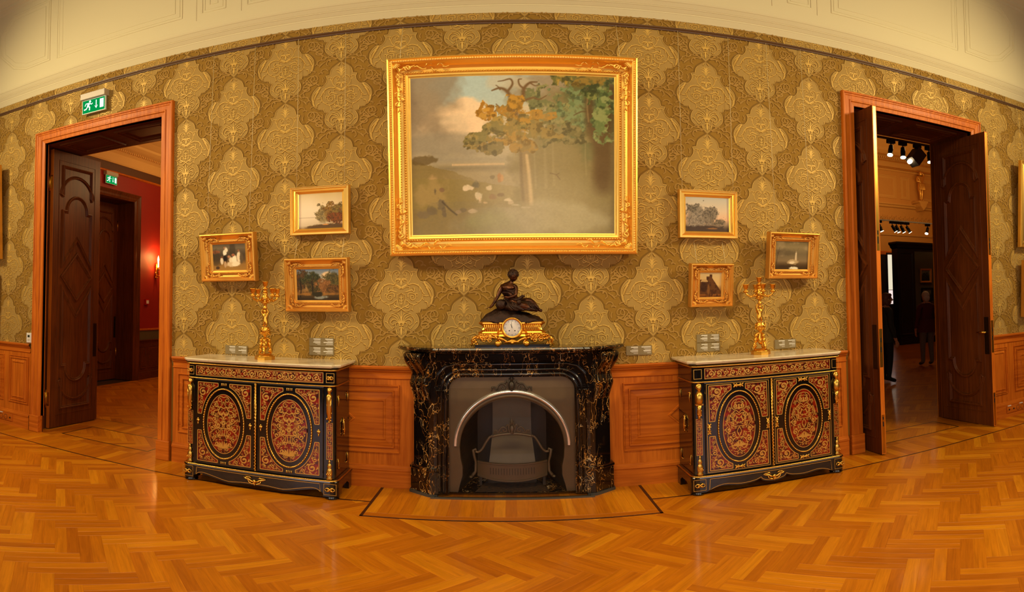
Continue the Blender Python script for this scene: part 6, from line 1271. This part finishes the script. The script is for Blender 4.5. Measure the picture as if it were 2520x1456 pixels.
def sockets(cx, n, left, label):
    o = empty('socket_strip', (cx, -.032, .058), 0, label, 'socket', 'brown socket strips on the baseboard')
    w_ = .086 * n; MB().cbox(-w_ / 2, w_ / 2, -.012, 0, 0, .088, .004).obj('face_plate', M_OAK, o)
    for k in range(n):
        x = -w_ / 2 + .043 + .086 * k; hole = (k < n - 1) if left else (k >= 2)
        if hole: b = MB(); b.loops([[(x + r_ * math.cos(q), y, .044 + r_ * math.sin(q)) for q in [2 * PI * i / 20 for i in range(20)]] for r_, y in ((.034, -.0122), (.031, -.0135), (.029, -.0125), (.027, -.003))], True, 0, True, False, True); b.obj('socket_well', M_BLACKHOLE, o)
        else: MB().cbox(x - .012, x + .012, -.016, -.011, .034, .054, .002).obj('data_port', M_INLAY, o)
    for x in ((-w_ / 2 + .12,) if left else (-w_ / 2 + .05, w_ / 2 - .06)): MB().box(x - .03, x + .03, -.014, -.002, .088, .097).obj('white_tag', M_WHITE, o)
sockets(-5.665, 4, True, 'brown socket strip on the baseboard left of the left doorway')
sockets(5.655, 4, False, 'brown socket strip on the baseboard right of the right doorway')
# ================================================================== ROOM BEYOND THE LEFT DOORWAY (red walls)
M_RED = plain('red_wall_paint', (148, 30, 12), .6, 0., .05); M_GREEN = plain('dull_green_band', (92, 82, 52), .6); M_BROWNB = plain('brown_frieze_band', (92, 58, 30), .6); M_CREAM2 = plain('warm_cream_plaster', (222, 176, 100), .7)
fl = MB().box(-7.75, -2.0, TH, 8.0, -.12, -.012).obj('floor_left_room', plain('subfloor_left', (60, 34, 14), .7), kind='structure', label='herringbone parquet of the red room seen through the left doorway', cat='floor')
hc = field_cells(herring(-7.0, -3.2, 1.15, 6.2, 0., .05), [(0, -1, -1.15), (-1, 0, 7.0)]); planks_stuff('plank_field', [h[:3] for h in hc], fl)
planks_stuff('border_board', strips(-7.2, -3.2, TH, 1.14, .1) + [([(-7.2, 1.15 + .1 * k), (-7.0, 1.15 + .1 * k), (-7.0, 1.25 + .1 * k), (-7.2, 1.25 + .1 * k)], (-7.1, 1.2 + .1 * k), 0.) for k in range(52)], fl)
MB().box(-7.0, -3.2, 1.138, 1.152, -.01, .0006).obj('inlay_strip', M_INLAY, fl); MB().box(-7.008, -6.994, 1.15, 6.4, -.01, .0006).obj('inlay_strip', M_INLAY, fl)
RX = -7.2
rw = MB(); rw.box(RX - .6, RX, TH, 2.9, 0, 4.9); rw.box(RX - .6, RX, 2.9, 4.6, 3.70, 4.9); rw.box(RX - .6, RX, 4.6, 8.0, 0, 4.9)
rw = rw.obj('wall_red_room', M_RED, kind='structure', label='red wall with brown frieze seen through the left doorway', cat='wall')
def profile_y(name, prof, y0, y1, mat, parent=None, **kw): b = MB(); b.loops([[(p[0], y0, p[1]) for p in prof], [(p[0], y1, p[1]) for p in prof]], False); return b.obj(name, mat, parent, fix=False, **kw)
for y0, y1 in ((TH, 2.72), (4.78, 8.0)):
    profile_y('dado_rail', [(RX, 1.075), (RX + .03, 1.07), (RX + .03, 1.04), (RX + .015, 1.03), (RX, 1.03)], y0, y1, M_OAK, rw); profile_y('green_band', [(RX + .004, 1.03), (RX + .004, .835)], y0, y1, M_GREEN, rw)
    profile_y('dado_cap', [(RX, .84), (RX + .05, .835), (RX + .05, .815), (RX + .03, .80), (RX + .02, .76), (RX + .015, .0)], y0, y1, M_DARKX, rw); profile_y('base_board', [(RX + .02, .16), (RX + .035, .15), (RX + .035, 0)], y0, y1, M_DARKX, rw)
def ypanel(y0, y1, z0, z1, prof, mat, parent, x, nm='dado_panel'): b = MB(); b.loops([[(x + h, y0 + d, z0 + d), (x + h, y1 - d, z0 + d), (x + h, y1 - d, z1 - d), (x + h, y0 + d, z1 - d)] for d, h in prof], True, 0, False, False, True); return b.obj(nm, mat, parent)
for y0, y1 in ((4.84, 5.05), (5.12, 5.75), (5.85, 6.5), (1.0, 1.7), (1.8, 2.6)): ypanel(y0, y1, .23, .70, [(0, 0), (.004, .012), (.014, .012), (.02, .002), (.05, .010), (.055, .010)], M_DARKX, rw, RX + .016)
profile_y('frieze_moulding', [(RX, 4.19), (RX + .03, 4.20), (RX + .03, 4.225), (RX + .012, 4.24), (RX, 4.24)], TH, 8.0, M_OAK, rw); profile_y('frieze_band', [(RX + .005, 4.24), (RX + .005, 4.40)], TH, 8.0, M_BROWNB, rw)
profile_y('room_cornice', [(RX, 4.40), (RX + .03, 4.40), (RX + .05, 4.43), (RX + .06, 4.60), (RX + .10, 4.63), (RX + .12, 4.64), (RX + .12, 4.69), (RX + .22, 4.72), (RX + .3, 4.76), (RX + .32, 4.80), (RX + .5, 4.86), (RX + .8, 4.9), (RX + 6, 4.9)], TH, 8.0, M_CREAM2, rw)
for k in range(60): MB().box(RX + .11, RX + .16, 3.0 + k * .062, 3.034 + k * .062, 4.645, 4.688).obj('dentil', M_CREAM2, rw)
MB().box(-7.8, -2.0, 8.0, 8.1, 0, 4.9).obj('wall_red_room_end', M_RED, kind='structure', label='far red wall of the room beyond the left doorway', cat='wall'); MB().box(-2.05, -2.0, TH, 8.0, 0, 4.9).obj('wall_red_room_right', M_RED, kind='structure', label='hidden right-hand wall of the red room', cat='wall')
d3 = empty('door_3', (RX, 3.75, 0), 0, 'closed dark oak door in the red wall seen through the left doorway', 'door', None, 'structure')
b = MB(); b.loops([[(h, -.85 - .18 + d, 0), (h, -.85 - .18 + d, 3.70 + .15 - d * .8), (h, .85 + .18 - d, 3.70 + .15 - d * .8), (h, .85 + .18 - d, 0)] for d, h in [(0, 0), (0, .05), (.02, .06), (.05, .05), (.09, .03), (.14, .035), (.19, .02), (.19, -.43)]], False); b.obj('door_casing', M_DARK, d3)
for s in (0, 1): door_leaf(d3, .85, 3.68, (-.43, -.85 + .85 * s, 0), PI / 2, False, False, False)
for z in (.45, 3.12): MB().tube([(-.42, .83, z), (-.42, .83, z + .22)], .012, 8).obj('hinge', M_BRASS, d3)
exit_sign((RX + .004, 3.79, 3.945), PI / 2, 'small green exit sign on the red wall of the room beyond', 1.0)
# sconce and alarm
scn = empty('wall_sconce', (RX, 5.38, 2.13), 0, 'lit gilt candle sconce on the red wall beyond the left doorway', 'sconce')
b = MB(); b.tube([(.02, 0, .02), (.03, 0, .12), (.03, 0, .25), (.015, 0, .36)], [.02, .035, .03, .012], 10); rr = random.Random(4)
for k in range(22): b.ball((.04, rr.uniform(-.05, .05), rr.uniform(.0, .34)), .016, 6, 4)
b.obj('backplate', M_GOLD, scn)
for s in (-1, 1):
    b = MB(); b.tube(crv([(.03, 0, .12), (.09, s * .04, .07), (.14, s * .09, .10), (.15, s * .10, .18)], 4), .010, 6); b.lathe([(.012, 0), (.03, .01), (.02, .03), (.024, .05)], 10, (.15, s * .10, .18)); b.obj('branch', M_GOLD, scn)
    b = MB(); b.lathe([(.012, .22), (.012, .33), (.016, .36), (.018, .39), (.008, .44), (.001, .47)], 10, (.15, s * .10, .03)); b.obj('candle_bulb', emit('warm_bulb', (255, 190, 90), 45.), scn)
point('sconce_light', (RX + .19, 5.36, 2.62), 16, (1, .42, .12), .04)
point('left_room_cornice_fill', (-5.2, 5.2, 4.2), 48, (1, .66, .28), .2)  # added light without a fixture, lifts the red room's cornice and ceiling
al = empty('fire_alarm', (RX, 5.04, 1.575), 0, 'small red fire alarm call point on the red wall', 'fire alarm'); MB().box(0, .05, -.06, .06, 0, .12).obj('case', plain('red_plastic', (176, 24, 16), .4), al); MB().box(.05, .058, -.04, .04, .025, .095).obj('face', M_WHITE, al)

# ================================================================== HALL BEYOND THE RIGHT DOORWAY
M_HALL = plain('ochre_hall_wall', (196, 134, 56), .7, 0., .06); M_HALLC = plain('ochre_hall_plaster', (202, 144, 66), .6); M_HDARK = plain('blackened_oak', (22, 14, 9), .4); M_OLIVE = plain('olive_panel_cloth', (78, 68, 44), .7)
fh_ = MB().box(2.0, 17, TH, 12.5, -.12, -.012).obj('floor_hall', plain('subfloor_hall', (60, 34, 14), .7), kind='structure', label='parquet floor of the dim hall seen through the right doorway', cat='floor')
planks_stuff('plank_field', [h[:3] for h in field_cells(herring(3.0, 9.5, TH, 6.5, 0., .02), [(0, -1, -TH), (0, 1, 6.5), (-1, 0, -3.0), (1, 0, 9.5)])], fh_)
MB().add([(9.5, TH, -.001), (17, TH, -.001), (17, 12.5, -.001), (9.5, 12.5, -.001)], [(0, 1, 2, 3)]).add([(2, 6.5, -.001), (9.5, 6.5, -.001), (9.5, 12.5, -.001), (2, 12.5, -.001)], [(0, 1, 2, 3)]).obj('far_boards', wood('far_parquet', (128, 66, 16), (170, 96, 26), .3, 'X'), fh_, kind='stuff')
HY_ = 12.5
hw_ = MB().box(2.0, 17, HY_, HY_ + .2, 0, 9).obj('wall_hall', M_HALL, kind='structure', label='ochre hall wall with plaster cornices seen through the right doorway', cat='wall')
MB().box(16.8, 17, TH, HY_, 0, 9).obj('wall_hall_right', M_HALL, kind='structure', label='right-hand wall of the ochre hall', cat='wall'); MB().box(2.0, 2.1, TH, HY_, 0, 9).obj('wall_hall_left', M_HALL, kind='structure', label='hidden left-hand wall of the ochre hall', cat='wall'); MB().box(2.0, 17, TH, HY_ + .2, 9, 9.1).obj('ceiling_hall', M_HALLC, kind='structure', label='high ochre ceiling of the hall', cat='ceiling'); MB().box(2.1, 16.8, TH - .06, TH + .01, 4.58, 9).obj('wall_hall_front', M_HALL, kind='structure', label='hall wall above the right doorway, hidden from here', cat='wall')
def hx(name, prof, mat): return profile_x(name, [(HY_ - p[0], p[1]) for p in prof], 2.1, 16.8, mat, hw_)
hx('hall_cornice', [(0, 6.50), (.06, 6.52), (.06, 6.58), (.03, 6.60), (.03, 6.62), (.04, 6.85), (.12, 6.90), (.18, 6.98), (.30, 7.02), (.30, 7.10), (.45, 7.2), (.5, 7.3), (1.2, 7.9), (2.6, 8.2), (2.7, 8.5), (6, 8.6)], M_HALLC)
hx('gilt_moulding', [(.06, 6.60), (.09, 6.615), (.09, 6.645), (.05, 6.66)], M_GOLDO); hx('gilt_moulding', [(.31, 7.02), (.34, 7.04), (.34, 7.07), (.31, 7.09)], M_GOLDO); hx('gilt_moulding', [(.13, 6.86), (.16, 6.87), (.16, 6.90), (.13, 6.91)], M_GOLDO)
for k in range(44): MB().box(12.6 + k * .09, 12.65 + k * .09, HY_ - .27, HY_ - .17, 6.925, 7.0).obj('dentil', M_HALLC, hw_)
hx('hall_ledge', [(0, 5.05), (.08, 5.08), (.10, 5.14), (.16, 5.17), (.16, 5.21), (0, 5.24)], M_HALLC); hx('hall_ledge', [(0, 3.95), (.05, 3.97), (.06, 4.03), (0, 4.06)], M_HALLC); hx('hall_dado_rail', [(0, 3.20), (.08, 3.22), (.08, 3.32), (0, 3.36)], M_OAK)
MB().box(2.1, 16.8, HY_ - .05, HY_, 0, 3.2).obj('hall_wainscot', M_HDARK, hw_)
for x0, x1 in ((12.7, 13.95), (14.15, 14.62), (15.15, 16.4)):
    MB().rect(x0, x1, 5.42, 6.35, [(0, 0), (.01, .03), (.05, .03), (.06, .01), (.14, .012), (.15, 0)], HY_, 0, False).obj('wall_panel', M_HALLC, hw_)
rr = random.Random(12)
for k in range(14):                                     # plaster scrollwork frieze
    x = 12.7 + k * .22; b = MB(); q = spiral(x, 4.62, .10, .02, rr.uniform(0, 6), rr.choice((-1.4, 1.4)), 14); b.tube([(p[0], HY_ - .02, p[1]) for p in q], [.022 - .001 * i for i in range(15)], 5); b.tube([(x - .1, HY_ - .015, 4.50), (x, HY_ - .03, 4.56), (x + .12, HY_ - .015, 4.75)], [.01, .025, .008], 5); b.obj('plaster_scroll', M_HALLC, hw_)
# gilded herm on bracket
hs = empty('gilded_statue', (14.95, HY_ - .30, 5.36), 0, 'gilded wall figure on a bracket high in the ochre hall', 'statue')
Jh = dict(pel=(0, 0, .62, .10), wai=(0, 0, .75, .09), che=(0, 0, .92, .12), nec=(0, 0, 1.02, .05), hed=(0, -.02, 1.08, .05), shl=(-.14, 0, .97, .06), ell=(-.2, -.02, .80, .045), hal=(-.08, -.12, .80, .03), shr=(.14, 0, .97, .06), elr=(.2, 0, 1.1, .045), har=(.08, 0, 1.2, .03), hil=(-.06, 0, .56, .09), knl=(-.05, -.05, .32, .065), anl=(-.02, 0, .08, .035), ftl=(-.02, -.09, .035, .03), hir=(.07, 0, .56, .09), knr=(.06, -.02, .32, .065), anr=(.07, .02, .08, .035), ftr=(.08, -.07, .035, .03))
st_ = skin_body('statue_body', Jh, [('pel', 'wai'), ('wai', 'che'), ('che', 'nec'), ('nec', 'hed'), ('che', 'shl'), ('shl', 'ell'), ('ell', 'hal'), ('che', 'shr'), ('shr', 'elr'), ('elr', 'har'), ('pel', 'hil'), ('hil', 'knl'), ('knl', 'anl'), ('anl', 'ftl'), ('pel', 'hir'), ('hir', 'knr'), ('knr', 'anr'), ('anr', 'ftr')], 'pel', M_GOLDO, hs, 2)
MB().ball((0, -.02, 1.13), (.075, .085, .10), 12, 10).obj('statue_head', M_GOLDO, st_); b = MB()
for k in range(9): b.tube(crv([(-.13 + .03 * k, -.10, .72), (-.10 + .026 * k, -.13, .58), (-.12 + .03 * k, -.12, .44)], 4), .025, 6)
b.obj('statue_drapery', M_GOLDO, st_)
b = MB(); b.prism([(-.24, .0), (.24, .0), (.24, -.07), (.18, -.10), (.14, -.22), (.06, -.30), (0, -.38), (-.06, -.30), (-.14, -.22), (-.18, -.10), (-.24, -.07)], -.16, .28); b.obj('bracket', M_HALLC, hs)
# dark display wall with pictures and a window
dw = empty('display_wall', (13.0, 10.0, 0), 0, 'tall dark oak display wall with cornice in the far hall', 'partition')
MB().box(-1.1, 1.7, 0, .3, 0, 3.25).obj('carcass', M_HDARK, dw); b = MB(); b.loops([[(-1.1 - g, -g, z), (1.7 + g, -g, z), (1.7 + g, .3, z), (-1.1 - g, .3, z)] for g, z in ((0, 3.2), (.06, 3.24), (.08, 3.3), (.14, 3.36), (.14, 3.42))], True, 0, False, True, True); b.obj('cornice', M_HDARK, dw)
MB().box(-.36, 1.6, -.01, .0, 1.15, 3.12).obj('cloth_panel', M_OLIVE, dw); MB().rect(-1.04, -.42, .3, 3.1, [(0, 0), (.01, .02), (.05, .02), (.07, 0)], 0, 0, False).obj('pilaster_panel', M_HDARK, dw); MB().box(-1.1, 1.7, -.05, 0, 0, .28).obj('plinth', M_HDARK, dw)
def art_small(sd): a = Art(.4, .3, 30, sd); a.grad([(0, (26, 22, 12)), (.4, (46, 42, 22)), (.7, (84, 78, 52)), (1, (96, 92, 70))]); a.leaves(.5, .4, .3, .35, (30, 28, 12), (52, 48, 22), 3); return a
painting(13.08, 2.06, .50, .48, .06, .06, 'plain', art_small(15), 'small gold-framed landscape on the dark display wall in the hall', 9.985, .02, (), 0, gold=M_GOLDO, group='pictures on the display wall'); painting(13.12, 1.42, .50, .46, .06, .06, 'plain', art_small(16), 'lower dark picture behind the white-haired visitor in the hall', 9.985, .02, (), 0, gold=M_HDARK, group='pictures on the display wall')
wn = empty('window_4', (13.58, HY_ - .06, 1.33), 0, 'narrow daylit window with a white blind at the far end of the hall', 'window', None, 'structure')
MB().box(-.22, .13, 0, .02, .55, 1.9).obj('blind', emit('daylit_hall_blind', (226, 214, 184), 1.1), wn); MB().box(-.22, .13, 0, .02, 0, .53).obj('pane', emit('daylit_hall_pane', (228, 206, 200), 1.3), wn); MB().rect(-.28, .19, -.05, 1.96, [(0, 0), (0, .05), (.05, .05), (.06, .02)], 0, 0, False).obj('window_frame', M_HDARK, wn)
b = MB(); b.box(.13, .30, -.04, .0, 0, 1.9); b.obj('shutter', M_DARK, wn); b = MB(); b.tube([(.10 * .6 * math.cos(q) + .215, -.05, 1.0 + .12 * math.sin(q)) for q in [2 * PI * k / 16 for k in range(16)]], .01, 5, 0, True); b.obj('shutter_ring', M_BRASS, wn)
# spot lamps on two tracks
M_LAMPB = plain('black_lamp_metal', (18, 16, 15), .4, .3); M_LAMPG = plain('grey_lamp_metal', (92, 84, 72), .45, .3); M_LENS = emit('hot_lamp_lens', (255, 232, 190), 9.)
def spot(x, y, z, sc, tilt, label, boxy=False, mat=None, grp='black spot lamps of the near track'):
    o = empty('spot_lamp', (x, y, z), 0, label, 'lamp', grp); mat = mat or M_LAMPB
    MB().box(-.09 * sc, .09 * sc, -.04 * sc, .04 * sc, -.08 * sc, 0).obj('adapter', mat, o); MB().tube([(0, 0, -.08 * sc), (0, 0, -.16 * sc)], .012 * sc, 6).obj('stem', mat, o)
    d = Vector((math.sin(tilt), -.25, -math.cos(tilt))).normalized(); p = Vector((0, 0, -.15 * sc))
    if boxy: b = MB(); b.box(-.13, .13, -.12, .12, -.24, .10); b.v = [tuple((Matrix.Rotation(-tilt, 3, 'Y') @ Vector(v)) * sc + Vector((0, 0, -.24 * sc))) for v in b.v]; b.obj('lamp_head', M_LAMPG, o); p = Vector((-.20 * sc, 0, -.40 * sc)); MB().tube([tuple(p), tuple(p + Vector((-.05, -.02, -.03)) * sc)], .05 * sc, 10).obj('lens', M_LENS, o)
    else: MB().tube([tuple(p - d * .02 * sc), tuple(p + d * .10 * sc), tuple(p + d * .20 * sc), tuple(p + d * .22 * sc)], [.045 * sc, .055 * sc, .05 * sc, .07 * sc], 10).obj('lamp_head', mat, o); MB().tube([tuple(p + d * .22 * sc), tuple(p + d * .232 * sc)], .058 * sc, 10).obj('lens', M_LENS, o)
    return o
tk = MB().box(6.3, 8.6, 3.98, 4.02, 4.74, 4.78).obj('lamp_track', M_LAMPG); tagset(tk, 'suspended grey lamp track just beyond the right doorway', 'track')
for x in (6.4, 8.5): MB().tube([(x, 4.0, 4.78), (x, 4.0, 9.0)], .01, 6).obj('suspension_rod', M_LAMPG, tk)
for x, tl, bx, lb in ((6.98, -.35, False, 'black spot lamp, leftmost on the near track of the hall'), (7.28, -.2, False, 'black spot lamp, second on the near track of the hall'), (7.66, -.7, True, 'boxy grey stage lamp on the near track of the hall'), (7.98, -.1, False, 'black spot lamp beside the door jamb on the near track')): spot(x, 4.0, 4.74, .95, tl, lb, bx)
tk = MB().box(9.6, 13.6, 8.98, 9.02, 3.93, 3.965).obj('lamp_track', M_WHITE); tagset(tk, 'thin pale lamp track spanning the far hall', 'track')
FL = 'small spot lamps of the far track'
for x, tl, lb in ((10.42, .3, 'tiny spot lamp at the left end of the far track'), (10.92, .5, 'tiny bright spot lamp, second on the far track'), (11.08, .3, 'tiny dark spot lamp, third on the far track'), (11.27, .4, 'tiny dark spot lamp, fourth on the far track'), (11.50, .5, 'tiny bright spot lamp in the middle of the far track'), (12.38, -.5, 'tiny spot lamp at the right end of the far track')): spot(x, 9.0, 3.93, .95, tl, lb, False, None, FL)
area('hall_upper_fill', (12.5, 9.0, 4.8), (13.5, 12.5, 7.0), 4.0, .5, 75, (1, .62, .24))  # added fill with no fixture of its own, brightens the upper hall

# ================================================================== TWO VISITORS IN THE HALL
def person(loc, rz, H, label, top, legs, skin, hair, female=False, arms=((-.06, 0), (.06, 0))):
    root = empty('person', loc, rz, label, 'person', 'visitors in the hall'); k = H / 1.75
    J = dict(pel=(0, 0, .93, (.16, .12)), wai=(0, -.02, 1.08, (.165, .14) if female else (.15, .11)), che=(0, -.01, 1.28, (.17, .125)), clav=(0, .01, 1.42, (.12, .09)), nec=(0, .0, 1.50, .055), hed=(0, -.02, 1.57, .06),
             shl=(-.18, .01, 1.40, .07), ell=(-.245, .03, 1.12, .05), wrl=(-.25, -.05, .90, .036), hal=(-.25, -.08, .82, .03), shr=(.18, .01, 1.40, .07), elr=(.245, .03, 1.12, .05), wrr=(.25, -.06, .90, .036), har=(.25, -.09, .82, .03),
             hil=(-.09, 0, .86, .105), knl=(-.10, -.01, .49, .07), anl=(-.10, .03, .10, .05), tol=(-.11, -.13, .045, .038), hir=(.09, 0, .86, .105), knr=(.11, -.02, .49, .07), anr=(.13, .02, .10, .05), tor=(.15, -.14, .045, .038))
    E2 = [('pel', 'wai'), ('wai', 'che'), ('che', 'clav'), ('clav', 'nec'), ('nec', 'hed'), ('clav', 'shl'), ('shl', 'ell'), ('ell', 'wrl'), ('wrl', 'hal'), ('clav', 'shr'), ('shr', 'elr'), ('elr', 'wrr'), ('wrr', 'har'), ('pel', 'hil'), ('hil', 'knl'), ('knl', 'anl'), ('anl', 'tol'), ('pel', 'hir'), ('hir', 'knr'), ('knr', 'anr'), ('anr', 'tor')]
    b = skin_body('body', J, E2, 'pel', top, root, 2, (0, 0, 0), 0., k); me = b.data
    me.materials.clear()
    shoe = plain('black_shoe_leather', (12, 10, 9), .4)
    for m in (top, legs, skin, shoe): me.materials.append(m)
    for p in me.polygons:
        c = p.center / k; p.material_index = 3 if c.z < .085 else (1 if c.z < .88 and abs(c.x) < .215 else (2 if c.z > 1.475 or (c.z < .89 and abs(c.x) > .2) else 0))
    h = MB(); z = 1.63; h.ball((0, -.035, z), (.078, .098, .115), 14, 12); h.ball((0, -.06, z - .06), (.055, .06, .055), 10, 8); h.tube([(0, -.130, z + .015), (0, -.158, z - .020), (0, -.135, z - .03)], [.008, .018, .010], 6)
    for s in (-1, 1): h.ball((s * .03, -.122, z + .012), (.014, .008, .008), 6, 4); h.ball((s * .08, -.02, z - .01), (.012, .022, .03), 7, 5)
    h.ball((0, -.125, z - .06), (.024, .010, .007), 7, 4); h.xf(Matrix.Scale(k, 4)); h.obj('head', skin, b)
    g = MB(); g.ball((0, -.012, z + .028), (.094, .104, .102), 12, 9); g.ball((0, .03, z - .035), (.085, .07, .09), 10, 8)
    if female:
        for s in (-1, 1): g.ball((s * .066, -.005, z - .045), (.03, .062, .085), 8, 6)
        g.ball((0, -.085, z + .078), (.066, .042, .038), 8, 6)
    g.xf(Matrix.Scale(k, 4)); g.obj('hair', hair, b)
    c = MB(); L = []                          # jacket skirt
    for rr_, zz in (((.195, .150), 1.10), ((.205, .165), .98), ((.215, .165), .86), ((.215, .160), .80)): L.append([(rr_[0] * math.cos(2 * PI * q / 20) * k, (rr_[1] * math.sin(2 * PI * q / 20) - .01) * k, zz * k) for q in range(20)])
    c.loops(L, True, 0, True); c.obj('jacket_hem', top, b)
    for s in (-1, 1):
        hn = MB(); x, y, zz = s * .25, -.085, .80; hn.ball((x, y, zz), (.020, .035, .045), 8, 6)
        for f in range(4): hn.tube([(x, y - .025 + .017 * f, zz - .03), (x - s * .008, y - .028 + .017 * f, zz - .075), (x - s * .022, y - .028 + .017 * f, zz - .10 - .006 * (f in (1, 2)))], [.009, .009, .007], 6)
        hn.tube([(x - s * .008, y - .03, zz + .005), (x - s * .015, y - .055, zz - .03), (x - s * .018, y - .055, zz - .055)], [.011, .010, .008], 6); hn.xf(Matrix.Scale(k, 4)); hn.obj('hand', skin, b)
    return root
M_SKIN = plain('skin', (196, 140, 104), .5); M_JK1 = plain('dark_green_jacket', (34, 34, 24), .8); M_TR1 = plain('black_trousers', (18, 16, 15), .8); M_JK2 = plain('dark_red_cardigan', (86, 20, 18), .8); M_TR2 = plain('grey_trousers', (112, 100, 82), .8); M_HR1 = plain('brown_hair', (96, 54, 26), .6); M_HR2 = plain('white_hair', (206, 190, 164), .6)
person((6.44, 3.62, 0), math.radians(80), 1.67, 'visitor in a dark jacket and black trousers standing sideways in the hall', M_JK1, M_TR1, M_SKIN, M_HR1, True)
person((8.66, 5.0, 0), math.radians(165), 1.70, 'white-haired visitor in dark red cardigan and grey trousers seen from behind', M_JK2, M_TR2, M_SKIN, M_HR2)
